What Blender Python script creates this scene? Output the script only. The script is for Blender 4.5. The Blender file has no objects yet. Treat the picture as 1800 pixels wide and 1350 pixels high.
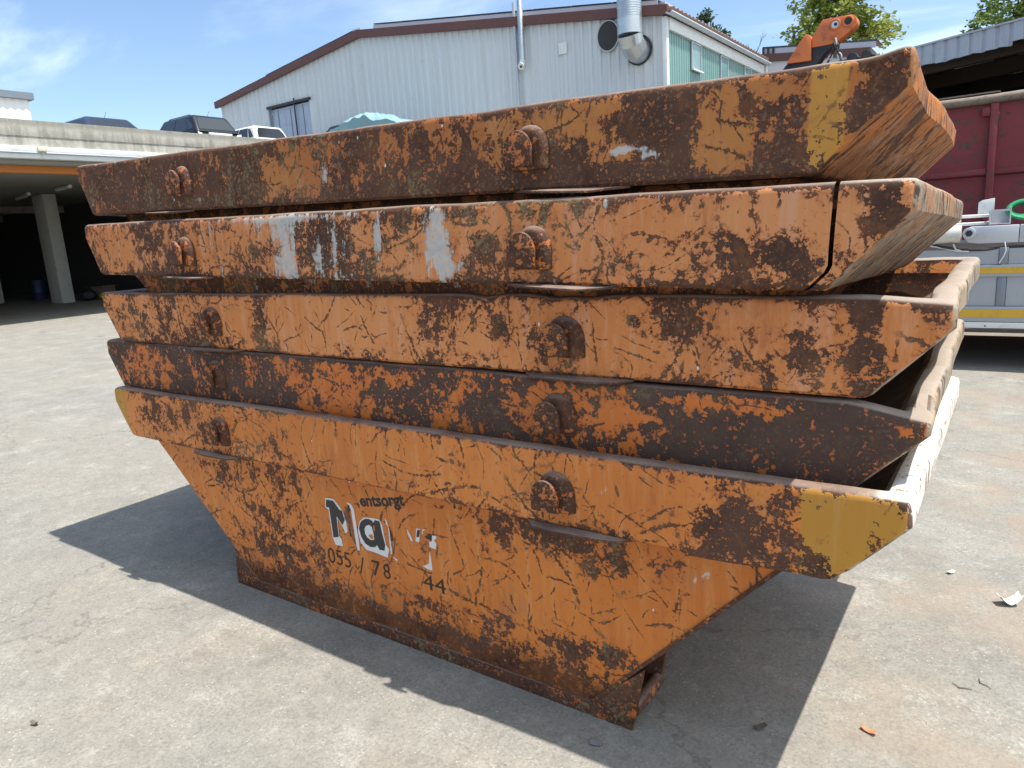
import bpy, bmesh, math, random
from mathutils import Vector, Matrix, noise as mnoise, geometry as mgeo
import numpy as np
R = math.radians
random.seed(7); rng = np.random.default_rng(7)
scene = bpy.context.scene
col = scene.collection

# ------------------------------------------------------------------ camera
CAM = dict(loc=(4.0671, -1.8786, 1.6976), yaw=-0.6226, pitch=0.2080, roll=-0.0642, f=1258.35)
def setup_camera():
    c = bpy.data.cameras.new('camera'); o = bpy.data.objects.new('camera', c); col.objects.link(o)
    yaw, pit, rol = CAM['yaw'], CAM['pitch'], CAM['roll']
    fw = Vector((math.sin(yaw)*math.cos(pit), math.cos(yaw)*math.cos(pit), -math.sin(pit)))
    r0 = Vector((math.cos(yaw), -math.sin(yaw), 0)); u0 = r0.cross(fw)
    r = r0*math.cos(rol)+u0*math.sin(rol); u = -r0*math.sin(rol)+u0*math.cos(rol)
    m = Matrix((r, u, -fw)).transposed().to_4x4(); m.translation = Vector(CAM['loc'])
    o.matrix_world = m
    c.sensor_width = 36; c.lens = CAM['f']/1800*36; c.clip_end = 2000; c.clip_start = .05
    scene.camera = o
setup_camera()
scene.render.resolution_x = 1024; scene.render.resolution_y = 768

# ------------------------------------------------------------------ world, sun, exposure
SUN = Vector((0.374, 0.092, 1.0)).normalized()
EL = math.asin(SUN.z); AZ = math.atan2(SUN.x, SUN.y)
SKY_STRENGTH = 0.125; SUN_STRENGTH = 4.2; EXPOSURE = 0.74
world = bpy.data.worlds.new('World'); scene.world = world; world.use_nodes = True
def setup_world():
    nt = world.node_tree; N = nt.nodes; L = nt.links; N.clear()
    out = N.new('ShaderNodeOutputWorld'); bg = N.new('ShaderNodeBackground'); bg.inputs['Strength'].default_value = SKY_STRENGTH
    sky = N.new('ShaderNodeTexSky'); sky.sky_type = 'NISHITA'; sky.sun_disc = False
    sky.sun_elevation = EL; sky.sun_rotation = AZ; sky.altitude = 400; sky.air_density = 1.0; sky.dust_density = .5; sky.ozone_density = 2.2
    tc = N.new('ShaderNodeTexCoord'); sep = N.new('ShaderNodeSeparateXYZ'); L.new(tc.outputs['Generated'], sep.inputs[0])
    # project the direction on a cloud layer
    zc = N.new('ShaderNodeMath'); zc.operation = 'MAXIMUM'; L.new(sep.outputs[2], zc.inputs[0]); zc.inputs[1].default_value = 0.06
    zz = N.new('ShaderNodeMath'); zz.operation = 'ADD'; L.new(zc.outputs[0], zz.inputs[0]); zz.inputs[1].default_value = 0.10
    dx = N.new('ShaderNodeMath'); dx.operation = 'DIVIDE'; L.new(sep.outputs[0], dx.inputs[0]); L.new(zz.outputs[0], dx.inputs[1])
    dy = N.new('ShaderNodeMath'); dy.operation = 'DIVIDE'; L.new(sep.outputs[1], dy.inputs[0]); L.new(zz.outputs[0], dy.inputs[1])
    cb = N.new('ShaderNodeCombineXYZ'); L.new(dx.outputs[0], cb.inputs[0]); L.new(dy.outputs[0], cb.inputs[1])
    mp = N.new('ShaderNodeMapping'); L.new(cb.outputs[0], mp.inputs[0]); mp.inputs['Rotation'].default_value = (0, 0, R(35)); mp.inputs['Scale'].default_value = (.55, 1.25, 1); mp.inputs['Location'].default_value = (7.9, 3.3, 0)
    n1 = N.new('ShaderNodeTexNoise'); n1.inputs['Scale'].default_value = .8; n1.inputs['Detail'].default_value = 8; n1.inputs['Roughness'].default_value = .58; n1.inputs['Distortion'].default_value = .5
    L.new(mp.outputs[0], n1.inputs['Vector'])
    # more high cloud towards the sun side of the sky (+x)
    sd = N.new('ShaderNodeMath'); sd.operation = 'MULTIPLY_ADD'; L.new(sep.outputs[0], sd.inputs[0]); sd.inputs[1].default_value = .20; L.new(n1.outputs[0], sd.inputs[2])
    mr = N.new('ShaderNodeMapRange'); mr.interpolation_type = 'SMOOTHSTEP'; L.new(sd.outputs[0], mr.inputs[0])
    mr.inputs[1].default_value = .37; mr.inputs[2].default_value = .71; mr.inputs[3].default_value = 0; mr.inputs[4].default_value = .85
    hz = N.new('ShaderNodeMapRange'); L.new(sep.outputs[2], hz.inputs[0]); hz.inputs[1].default_value = -.02; hz.inputs[2].default_value = .10; hz.inputs[3].default_value = 0; hz.inputs[4].default_value = 1
    fm = N.new('ShaderNodeMath'); fm.operation = 'MULTIPLY'; L.new(mr.outputs[0], fm.inputs[0]); L.new(hz.outputs[0], fm.inputs[1])
    mx = N.new('ShaderNodeMix'); mx.data_type = 'RGBA'; L.new(fm.outputs[0], mx.inputs[0]); L.new(sky.outputs[0], mx.inputs[6]); mx.inputs[7].default_value = (6.6, 7.4, 8.0, 1)
    L.new(mx.outputs[2], bg.inputs['Color']); L.new(bg.outputs[0], out.inputs[0])
setup_world()
sl = bpy.data.lights.new('sun', 'SUN'); sl.energy = SUN_STRENGTH; sl.angle = R(.53); sl.color = (1.0, .95, .87)
so = bpy.data.objects.new('sun', sl); col.objects.link(so); so.rotation_euler = SUN.to_track_quat('Z', 'Y').to_euler(); so.location = (10, 10, 30)
vs = scene.view_settings; vs.view_transform = 'Standard'; vs.look = 'None'; vs.gamma = 1; vs.exposure = EXPOSURE; vs.use_curve_mapping = False
scene.render.engine = 'CYCLES'; scene.cycles.max_bounces = 8; scene.cycles.diffuse_bounces = 4

# ------------------------------------------------------------------ object helpers
def tag(o, label=None, cat=None, group=None, kind=None):
    if label: o['label'] = label
    if cat: o['category'] = cat
    if group: o['group'] = group
    if kind: o['kind'] = kind
    return o
def empty(name, loc=(0, 0, 0), rz=0.0, label=None, cat=None, group=None, mat4=None):
    o = bpy.data.objects.new(name, None); col.objects.link(o); o.empty_display_size = .2
    if mat4 is not None: o.matrix_world = mat4
    else: o.location = loc; o.rotation_euler = (0, 0, rz)
    return tag(o, label, cat, group)
def link(name, me, m=None, parent=None):
    o = bpy.data.objects.new(name, me); col.objects.link(o)
    if m is not None and not me.materials: me.materials.append(m)
    if parent is not None: o.parent = parent
    return o
class MB:
    def __init__(s): s.v = []; s.f = []
    def add(s, vs, fs):
        b = len(s.v); s.v += [tuple(v) for v in vs]; s.f += [tuple(i+b for i in f) for f in fs]; return s
    def box(s, a, b, taper=None):
        x0, y0, z0 = a; x1, y1, z1 = b
        vs = [(x0, y0, z0), (x1, y0, z0), (x1, y1, z0), (x0, y1, z0), (x0, y0, z1), (x1, y0, z1), (x1, y1, z1), (x0, y1, z1)]
        return s.add(vs, [(0, 3, 2, 1), (4, 5, 6, 7), (0, 1, 5, 4), (1, 2, 6, 5), (2, 3, 7, 6), (3, 0, 4, 7)])
    def prism(s, pts, d):
        """polygon of 3D points swept by vector d"""
        n = len(pts); d = Vector(d); p = [Vector(q) for q in pts]
        vs = p+[q+d for q in p]
        nrm = mgeo.normal(p) if n > 2 else Vector((0, 0, 1))
        flip = nrm.dot(d) > 0
        f0 = tuple(range(n)); f1 = tuple(range(2*n-1, n-1, -1)); sides = [(i, i+n, (i+1) % n+n, (i+1) % n) for i in range(n)]
        if flip: f0 = f0[::-1]; f1 = f1[::-1]; sides = [q[::-1] for q in sides]
        return s.add(vs, [f0, f1]+sides)
    def tube(s, pts, r, seg=10, caps=True, closed=False):
        pts = [Vector(p) for p in pts]; n = len(pts)
        rr = r if isinstance(r, (list, tuple)) else [r]*n
        vs = []; prev = None
        for i, p in enumerate(pts):
            if closed: t = pts[(i+1) % n]-pts[i-1]
            else: t = pts[min(i+1, n-1)]-pts[max(i-1, 0)]
            t.normalize()
            if prev is None:
                a = Vector((0, 0, 1)) if abs(t.z) < .9 else Vector((1, 0, 0)); u = t.cross(a).normalized()
            else: u = (prev-t*prev.dot(t)).normalized()
            prev = u; w = t.cross(u)
            vs += [p+(u*math.cos(2*math.pi*k/seg)+w*math.sin(2*math.pi*k/seg))*rr[i] for k in range(seg)]
        fs = []
        for i in range(n if closed else n-1):
            j = (i+1) % n
            for k in range(seg):
                fs.append((i*seg+k, i*seg+(k+1) % seg, j*seg+(k+1) % seg, j*seg+k))
        if caps and not closed:
            fs.append(tuple(range(seg-1, -1, -1))); fs.append(tuple((n-1)*seg+k for k in range(seg)))
        return s.add(vs, fs)
    def mesh(s, name, smooth=False, bevel=0, seg=2):
        me = bpy.data.meshes.new(name); me.from_pydata(s.v, [], s.f); me.update()
        if bevel:
            bm = bmesh.new(); bm.from_mesh(me); bmesh.ops.remove_doubles(bm, verts=bm.verts, dist=1e-5)
            bmesh.ops.recalc_face_normals(bm, faces=bm.faces)
            es = [e for e in bm.edges if len(e.link_faces) == 2 and e.calc_face_angle(0) > R(25)]
            bmesh.ops.bevel(bm, geom=es, offset=bevel, segments=seg, affect='EDGES', profile=.5)
            bm.to_mesh(me); bm.free()
        if smooth or bevel:
            me.shade_smooth(); me.set_sharp_from_angle(angle=R(38))
        return me
    def build(s, name, m=None, parent=None, smooth=False, bevel=0, seg=2):
        return link(name, s.mesh(name, smooth, bevel, seg), m, parent)
def box(name, a, b, m, parent=None, bevel=0): return MB().box(a, b).build(name, m, parent, bevel=bevel)
def copy_tree(o, parent=None):
    c = o.copy(); col.objects.link(c); c.parent = parent if parent is not None else None
    for ch in list(o.children): copy_tree(ch, c)
    return c

# ------------------------------------------------------------------ node helper
class NB:
    def __init__(s, name):
        s.m = bpy.data.materials.new(name); s.m.use_nodes = True; s.nt = s.m.node_tree; s.N = s.nt.nodes; s.N.clear()
        s.out = s.N.new('ShaderNodeOutputMaterial'); s.bsdf = s.N.new('ShaderNodeBsdfPrincipled'); s.L(s.bsdf.outputs[0], s.out.inputs[0])
        s._tc = None
    def L(s, a, b): s.nt.links.new(a, b)
    def put(s, sock, v):
        if isinstance(v, bpy.types.NodeSocket): s.L(v, sock)
        elif isinstance(v, (tuple, list)):
            if sock.type == 'RGBA' and len(v) == 3: v = (*v, 1)
            sock.default_value = v
        else:
            if sock.type in ('VECTOR',): v = (v, v, v)
            sock.default_value = v
    @property
    def obj(s):
        if s._tc is None: s._tc = s.N.new('ShaderNodeTexCoord')
        return s._tc.outputs['Object']
    def math(s, op, a, b=0.0, c=0.0, clamp=False):
        n = s.N.new('ShaderNodeMath'); n.operation = op; n.use_clamp = clamp; s.put(n.inputs[0], a); s.put(n.inputs[1], b); s.put(n.inputs[2], c); return n.outputs[0]
    def add(s, a, b): return s.math('ADD', a, b)
    def mul(s, a, b): return s.math('MULTIPLY', a, b)
    def mad(s, a, b, c): return s.math('MULTIPLY_ADD', a, b, c)
    def inv(s, a): return s.math('SUBTRACT', 1.0, a)
    def mx(s, a, b): return s.math('MAXIMUM', a, b)
    def mn(s, a, b): return s.math('MINIMUM', a, b)
    def map(s, v, scale=(1, 1, 1), rot=(0, 0, 0), loc=(0, 0, 0)):
        n = s.N.new('ShaderNodeMapping'); s.put(n.inputs[0], v); n.inputs['Scale'].default_value = scale if not isinstance(scale, (int, float)) else (scale,)*3
        n.inputs['Rotation'].default_value = rot; n.inputs['Location'].default_value = loc; return n.outputs[0]
    def noise(s, v, scale, detail=4, rough=.5, dist=0.0, color=False):
        n = s.N.new('ShaderNodeTexNoise'); s.put(n.inputs['Vector'], v); n.inputs['Scale'].default_value = scale; n.inputs['Detail'].default_value = detail
        n.inputs['Roughness'].default_value = rough; n.inputs['Distortion'].default_value = dist; return n.outputs[1 if color else 0]
    def voro(s, v, scale, feature='F1', rnd=1.0, out=0):
        n = s.N.new('ShaderNodeTexVoronoi'); n.feature = feature; s.put(n.inputs['Vector'], v); n.inputs['Scale'].default_value = scale; n.inputs['Randomness'].default_value = rnd; return n.outputs[out]
    def step(s, v, lo, hi, a=0.0, b=1.0, smooth=True):
        n = s.N.new('ShaderNodeMapRange'); n.interpolation_type = 'SMOOTHSTEP' if smooth else 'LINEAR'; s.put(n.inputs[0], v); s.put(n.inputs[1], lo); s.put(n.inputs[2], hi); s.put(n.inputs[3], a); s.put(n.inputs[4], b); return n.outputs[0]
    def mix(s, f, a, b, mode='MIX'):
        n = s.N.new('ShaderNodeMix'); n.data_type = 'RGBA'; n.blend_type = mode; s.put(n.inputs[0], f); s.put(n.inputs[6], a); s.put(n.inputs[7], b); return n.outputs[2]
    def sep(s, v):
        n = s.N.new('ShaderNodeSeparateXYZ'); s.put(n.inputs[0], v); return n.outputs
    def comb(s, x, y, z):
        n = s.N.new('ShaderNodeCombineXYZ'); s.put(n.inputs[0], x); s.put(n.inputs[1], y); s.put(n.inputs[2], z); return n.outputs[0]
    def vadd(s, a, b):
        n = s.N.new('ShaderNodeVectorMath'); n.operation = 'ADD'; s.put(n.inputs[0], a); s.put(n.inputs[1], b); return n.outputs[0]
    def vscale(s, a, k):
        n = s.N.new('ShaderNodeVectorMath'); n.operation = 'SCALE'; s.put(n.inputs[0], a); s.put(n.inputs[3], k); return n.outputs[0]
    def attr(s, name):
        n = s.N.new('ShaderNodeAttribute'); n.attribute_name = name; return n.outputs['Fac']
    def normal(s):
        g = s.N.new('ShaderNodeNewGeometry'); t = s.N.new('ShaderNodeVectorTransform'); t.vector_type = 'NORMAL'; t.convert_from = 'WORLD'; t.convert_to = 'OBJECT'
        s.L(g.outputs['Normal'], t.inputs[0]); return s.sep(t.outputs[0])
    def bump(s, h, strength=.3, dist=.01):
        n = s.N.new('ShaderNodeBump'); s.put(n.inputs['Height'], h); n.inputs['Strength'].default_value = strength; n.inputs['Distance'].default_value = dist; s.L(n.outputs[0], s.bsdf.inputs['Normal'])
    def set(s, **k):
        names = dict(color='Base Color', rough='Roughness', metal='Metallic', spec='Specular IOR Level', coat='Coat Weight', alpha='Alpha', trans='Transmission Weight', sub='Subsurface Weight')
        for a, v in k.items(): s.put(s.bsdf.inputs[names[a]], v)
        return s.m
def simple(name, c, rough=.5, metal=0.0, var=.12, scale=3.0, bump=0.0, bscale=40, dirt=None, dirt_amt=.5, spec=.5):
    b = NB(name); n = b.noise(b.obj, scale, 6, .6)
    dark = tuple(x*(1-var) for x in c); lite = tuple(min(1, x*(1+var)) for x in c)
    cc = b.mix(n, dark, lite)
    if dirt is not None:
        d = b.step(b.noise(b.obj, scale*2.3, 8, .68, .3), .5, .66, 0, dirt_amt); cc = b.mix(d, cc, dirt)
    b.set(color=cc, rough=b.step(n, .3, .7, max(.03, rough-.08), min(1, rough+.08)), metal=metal, spec=spec)
    if bump: b.bump(b.noise(b.obj, bscale, 5, .6), bump, .01)
    return b.m
# ------------------------------------------------------------------ measured wear, splashes and lettering (metres in each skip's own side plane)
Q= {5: [0.0, 0.0, 1.0, 0.0, 0.0, 0.0, 0.0], 4: [-0.1365, 0.0678, 1.2509, 0.0114, 0.0112, 0.0106, 0.1522], 3: [-0.0609, 0.0549, 1.518, 0.0005, 0.0089, 0.0129, 0.1178], 2: [-0.0477, 0.0258, 1.8837, -0.0342, 0.0305, 0.0021, 0.0277], 1: [-0.1295, 0.0722, 2.1945, -0.031, 0.0375, 0.005, 0.0695]}
WEAR={
 1:[(0.336, 0.899, 0.456, 0.125, 1.0), (0.694, 0.8, 0.307, 0.067, 0.8), (0.917, 0.92, 0.142, 0.063, 0.6), (1.297, 0.788, 0.251, 0.073, 1.0), (1.439, 0.912, 0.158, 0.092, 0.7), (1.77, 0.869, 0.14, 0.083, -1.0), (1.618, 0.81, 0.074, 0.045, -0.5), (2.036, 0.853, 0.158, 0.083, 0.6), (2.198, 0.963, 0.176, 0.049, 0.5), (2.337, 0.903, 0.097, 0.058, -0.6), (2.482, 0.845, 0.118, 0.095, 0.9), (2.671, 0.869, 0.12, 0.09, 0.5), (2.789, 0.904, 0.079, 0.052, -0.8), (2.692, 0.776, 0.191, 0.046, 0.8), (3.063, 0.922, 0.138, 0.041, -0.8), (3.043, 0.792, 0.101, 0.075, 1.0), (3.216, 0.821, 0.083, 0.032, -1.2), (3.253, 0.763, 0.2, 0.04, 0.9), (3.338, 0.904, 0.102, 0.068, 1.2), (3.407, 0.845, 0.083, 0.09, 1.0), (3.14, 0.946, 0.227, 0.028, -0.7), (3.419, 0.962, 0.146, 0.023, -0.3), (3.556, 0.854, 0.068, 0.108, -1.5), (3.488, 0.809, 0.04, 0.059, -0.8), (3.685, 0.871, 0.063, 0.103, 1.3), (3.687, 0.958, 0.055, 0.027, -0.6), (3.793, 0.867, 0.033, 0.133, -1.0), (3.79, 0.854, 0.007, 0.133, 0.8), (3.884, 0.922, 0.049, 0.077, 0.7), (3.903, 0.831, 0.025, 0.065, -0.5), (3.844, 0.952, 0.038, 0.032, -0.8), (3.923, 0.88, 0.048, 0.076, 1.2), (2.355, 0.754, 0.564, 0.024, 1.0), (3.584, 0.737, 0.151, 0.017, 0.8)],
 2:[(0.525, 0.916, 0.321, 0.069, 0.6), (0.803, 0.778, 0.395, 0.04, 0.5), (0.29, 0.862, 0.173, 0.144, -0.5), (1.227, 0.855, 0.212, 0.099, -0.4), (1.581, 0.829, 0.186, 0.093, 0.4), (1.865, 0.85, 0.167, 0.109, 0.6), (2.116, 0.828, 0.15, 0.083, 0.6), (2.268, 0.927, 0.112, 0.06, 0.4), (2.504, 0.865, 0.063, 0.095, 0.2), (2.673, 0.826, 0.082, 0.092, 0.7), (2.744, 0.916, 0.067, 0.036, -0.4), (3.094, 0.907, 0.17, 0.082, -0.9), (3.017, 0.791, 0.079, 0.051, -0.5), (3.258, 0.808, 0.104, 0.048, 0.2), (3.356, 0.916, 0.114, 0.045, -0.6), (3.308, 0.84, 0.101, 0.062, -0.5), (3.484, 0.838, 0.122, 0.059, 0.9), (3.556, 0.895, 0.058, 0.043, -0.5), (3.638, 0.935, 0.069, 0.042, -0.7), (3.644, 0.837, 0.062, 0.049, 1.1), (3.715, 0.781, 0.053, 0.042, 0.7), (3.694, 0.892, 0.04, 0.041, -0.5), (3.785, 0.89, 0.038, 0.053, -0.9), (3.841, 0.96, 0.048, 0.039, 0.9), (3.868, 0.913, 0.036, 0.052, 1.0), (3.792, 0.962, 0.037, 0.02, -0.5), (2.298, 0.956, 0.853, 0.02, 0.5), (3.353, 0.998, 0.494, 0.012, 0.3)],
 3:[(0.202, 0.892, 0.176, 0.123, 0.5), (0.612, 0.885, 0.208, 0.101, 0.7), (0.779, 0.761, 0.199, 0.043, 0.8), (0.966, 0.933, 0.185, 0.082, -0.4), (1.22, 0.885, 0.128, 0.105, -0.9), (1.366, 0.888, 0.101, 0.128, 0.8), (1.109, 0.775, 0.089, 0.041, 0.7), (1.726, 0.897, 0.285, 0.108, -1.2), (2.056, 0.882, 0.188, 0.113, -0.8), (2.325, 0.911, 0.07, 0.106, 0.6), (2.515, 0.935, 0.077, 0.061, 0.5), (2.557, 0.835, 0.102, 0.061, -0.3), (2.685, 0.899, 0.053, 0.118, 1.0), (2.798, 0.845, 0.057, 0.077, 0.5), (2.759, 0.959, 0.069, 0.048, -0.6), (2.935, 0.962, 0.127, 0.11, -0.3), (3.075, 0.874, 0.119, 0.09, -0.9), (3.173, 0.93, 0.056, 0.043, 0.7), (3.335, 0.901, 0.139, 0.033, 0.7), (3.263, 0.83, 0.109, 0.043, -0.8), (3.3, 0.95, 0.07, 0.025, 0.4), (3.5, 0.922, 0.095, 0.048, -0.7), (3.546, 0.955, 0.092, 0.031, 0.4), (3.653, 0.849, 0.087, 0.046, 1.0), (3.595, 0.783, 0.091, 0.04, 0.5), (3.721, 0.928, 0.055, 0.045, -1.0), (3.711, 0.806, 0.056, 0.046, -0.6), (3.817, 0.887, 0.045, 0.205, 1.8), (3.873, 0.802, 0.038, 0.059, 1.0), (3.905, 0.919, 0.04, 0.064, -1.3), (3.964, 0.949, 0.036, 0.069, 0.9), (3.938, 0.99, 0.06, 0.021, 0.8), (2.194, 0.776, 0.927, 0.018, 0.5)],
 4:[(0.101, 0.899, 0.126, 0.132, 0.8), (0.421, 0.887, 0.23, 0.095, -0.2), (0.817, 0.97, 0.305, 0.044, 0.3), (0.678, 0.843, 0.267, 0.077, 0.2), (1.038, 0.897, 0.285, 0.115, 0.3), (1.467, 0.873, 0.288, 0.054, 0.6), (1.285, 0.805, 0.264, 0.042, 0.8), (1.703, 0.892, 0.189, 0.103, -0.3), (1.98, 0.865, 0.136, 0.098, -0.2), (2.205, 0.861, 0.187, 0.094, 0.4), (2.445, 0.904, 0.141, 0.056, 0.2), (2.679, 0.862, 0.128, 0.107, 1.0), (2.461, 0.795, 0.113, 0.068, -0.2), (2.83, 0.917, 0.071, 0.061, -0.2), (3.135, 0.869, 0.051, 0.038, -0.8), (2.899, 0.904, 0.051, 0.081, -1.2), (3.217, 0.906, 0.098, 0.047, -0.9), (3.174, 0.826, 0.122, 0.029, -0.8), (3.332, 0.963, 0.111, 0.054, 0.8), (3.403, 0.827, 0.217, 0.072, 1.1), (3.293, 0.85, 0.057, 0.056, -0.5), (3.439, 0.955, 0.105, 0.017, -0.8), (3.655, 0.876, 0.235, 0.1, 1.2), (3.59, 0.953, 0.096, 0.02, -0.4), (3.848, 0.869, 0.084, 0.095, 1.0), (3.759, 0.946, 0.058, 0.032, -0.2), (3.939, 0.958, 0.065, 0.076, 1.1), (3.846, 0.9, 0.021, 0.063, -0.6), (3.929, 0.88, 0.027, 0.031, -0.6), (3.718, 0.793, 0.061, 0.017, -1.0), (3.624, 0.804, 0.048, 0.021, -0.7)],
 5:[(0.092, 0.85, 0.101, 0.167, -2.5), (0.518, 0.921, 0.25, 0.093, 0.8), (0.316, 0.809, 0.178, 0.049, 0.6), (0.771, 0.901, 0.205, 0.06, 0.3), (1.277, 0.911, 0.215, 0.082, -0.5), (1.38, 0.816, 0.251, 0.041, 0.5), (1.703, 0.906, 0.184, 0.102, -0.5), (1.97, 0.866, 0.199, 0.097, -0.6), (2.25, 0.903, 0.176, 0.091, -0.7), (2.449, 0.95, 0.04, 0.108, 0.4), (2.492, 0.849, 0.079, 0.044, 0.4), (2.646, 0.893, 0.147, 0.084, -1.0), (2.918, 0.874, 0.108, 0.079, -0.2), (3.102, 0.885, 0.117, 0.075, -0.8), (3.232, 0.834, 0.11, 0.055, 0.4), (3.156, 0.764, 0.115, 0.023, 0.7), (3.356, 0.91, 0.068, 0.052, -0.3), (3.455, 0.893, 0.08, 0.051, 0.6), (3.534, 0.84, 0.108, 0.101, 1.1), (3.389, 0.794, 0.135, 0.053, 0.7), (3.593, 0.934, 0.037, 0.049, 0.6), (3.762, 0.902, 0.113, 0.108, -0.9), (3.683, 0.773, 0.057, 0.049, 0.5), (3.815, 0.882, 0.032, 0.061, 0.5), (3.697, 0.777, 0.084, 0.032, 0.6), (3.874, 0.984, 0.015, 0.059, 1.2)],
}
WEARB= [(0.527, 0.626, 0.168, 0.066, 0.2), (0.972, 0.597, 0.195, 0.092, 0.5), (1.287, 0.617, 0.175, 0.145, 1.2), (1.073, 0.436, 0.237, 0.124, 0.3), (0.738, 0.438, 0.159, 0.131, -0.6), (1.481, 0.565, 0.204, 0.085, -0.5), (1.174, 0.277, 0.325, 0.078, 0.9), (1.516, 0.321, 0.205, 0.073, 0.8), (1.845, 0.524, 0.323, 0.16, -1.2), (2.103, 0.474, 0.195, 0.103, -1.0), (2.165, 0.475, 0.095, 0.046, 1.0), (2.363, 0.669, 0.115, 0.059, 0.6), (2.553, 0.682, 0.105, 0.09, 0.7), (2.773, 0.659, 0.239, 0.065, 1.2), (2.973, 0.618, 0.13, 0.083, 0.8), (2.615, 0.493, 0.234, 0.138, -0.8), (2.759, 0.439, 0.147, 0.068, -0.5), (2.876, 0.425, 0.185, 0.088, -0.4), (3.056, 0.576, 0.125, 0.062, 0.6), (3.235, 0.618, 0.114, 0.039, 0.8), (3.363, 0.554, 0.161, 0.114, -1.3), (3.193, 0.409, 0.198, 0.123, -1.2), (3.432, 0.684, 0.068, 0.036, -0.8), (2.009, 0.247, 0.205, 0.054, 0.7), (2.262, 0.262, 0.185, 0.052, 0.7), (2.49, 0.251, 0.168, 0.074, 0.6), (2.845, 0.284, 0.214, 0.091, 0.4), (2.84, 0.193, 0.24, 0.069, 0.9), (1.495, 0.203, 0.292, 0.075, 0.5), (1.782, 0.107, 0.455, 0.072, 1.0), (2.304, 0.097, 0.37, 0.066, 1.0), (2.712, 0.081, 0.31, 0.06, 1.2), (1.127, 0.053, 0.286, 0.098, 1.0), (2.98, 0.26, 0.134, 0.044, 0.8), (1.778, 0.319, 0.261, 0.078, -1.3), (2.023, 0.355, 0.135, 0.08, -0.8), (2.233, 0.33, 0.14, 0.056, -1.0)]
SPL={1:[(3.252, 0.839, 0.05, 0.014, 1.6), (3.323, 0.824, 0.021, 0.014, 1.2), (3.003, 0.968, 0.018, 0.011, 1.5), (1.971, 0.846, 0.019, 0.046, 1.2), (3.357, 0.811, 0.017, 0.021, 0.8), (3.35, 0.758, 0.017, 0.008, 1.0)],2:[(1.269, 0.855, 0.063, 0.098, 0.7), (1.146, 0.881, 0.043, 0.1, 0.7), (1.369, 0.708, 0.081, 0.037, 0.6), (1.593, 0.921, 0.147, 0.057, 0.8), (1.69, 0.829, 0.05, 0.114, 0.9), (1.612, 0.783, 0.111, 0.07, 0.7), (1.862, 0.828, 0.04, 0.088, 0.9), (1.96, 0.828, 0.064, 0.086, 0.6), (2.117, 0.848, 0.15, 0.104, 0.35), (2.196, 0.909, 0.023, 0.061, 0.8), (2.49, 0.846, 0.066, 0.115, 1.5), (2.483, 0.95, 0.03, 0.038, 0.9), (2.551, 0.788, 0.037, 0.038, 0.7), (1.672, 0.976, 0.539, 0.018, 1.0), (3.112, 0.971, 0.015, 0.032, 0.7), (3.271, 0.98, 0.102, 0.012, 0.3), (3.523, 0.968, 0.012, 0.036, 0.6), (2.697, 0.844, 0.023, 0.037, 0.4), (1.984, 0.742, 0.048, 0.022, 0.7), (0.819, 0.858, 0.039, 0.106, 0.6)],5:[(3.043, 0.894, 0.02, 0.047, 0.5), (3.215, 0.895, 0.092, 0.007, 0.5), (3.336, 0.637, 0.014, 0.026, 0.8), (3.455, 0.927, 0.0, 0.0, 0.0)]}
WHITE= [[(1.6121, 0.6017), (1.6661, 0.605), (1.7118, 0.5644), (1.7321, 0.5228), (1.7353, 0.4656), (1.7208, 0.4523), (1.7039, 0.4885), (1.6771, 0.5167), (1.6747, 0.4325), (1.6886, 0.4227), (1.692, 0.3876), (1.6463, 0.3843), (1.6311, 0.4152), (1.6246, 0.5488), (1.6053, 0.5559)], [(1.7508, 0.6039), (1.7752, 0.6), (1.7911, 0.5785), (1.801, 0.4293), (1.8004, 0.3899), (1.7865, 0.389), (1.7816, 0.4294), (1.774, 0.5755), (1.7545, 0.5924)], [(1.8057, 0.4959), (1.8221, 0.5316), (1.8525, 0.5534), (1.8906, 0.5585), (1.9433, 0.5604), (1.9556, 0.5371), (1.9671, 0.4519), (1.9828, 0.4353), (1.9695, 0.3943), (1.8944, 0.4021), (1.8435, 0.4033), (1.8123, 0.4317), (1.804, 0.4669)], [(1.9763, 0.5745), (1.9869, 0.5588), (1.9915, 0.5361), (1.9805, 0.5498)], [(1.992, 0.5402), (1.9977, 0.5256), (1.998, 0.4147), (1.9906, 0.4171), (1.9902, 0.5083)], [(2.0979, 0.5472), (2.1147, 0.5256), (2.126, 0.499), (2.1143, 0.5023), (2.1007, 0.5304)], [(2.1505, 0.5614), (2.1723, 0.5638), (2.1604, 0.5042), (2.1412, 0.504)], [(2.1818, 0.5637), (2.2033, 0.5661), (2.1857, 0.5569)], [(2.2338, 0.5477), (2.2572, 0.5506), (2.2536, 0.5386), (2.2409, 0.5285), (2.2534, 0.5161), (2.2461, 0.4919), (2.2161, 0.495), (2.2138, 0.5153), (2.231, 0.5227)], [(2.2141, 0.4774), (2.2158, 0.4511), (2.2187, 0.3943), (2.1951, 0.3945), (2.1673, 0.4016), (2.2028, 0.4194)], [(1.9995, 0.407), (2.0262, 0.397), (2.0202, 0.3897)]]
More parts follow.
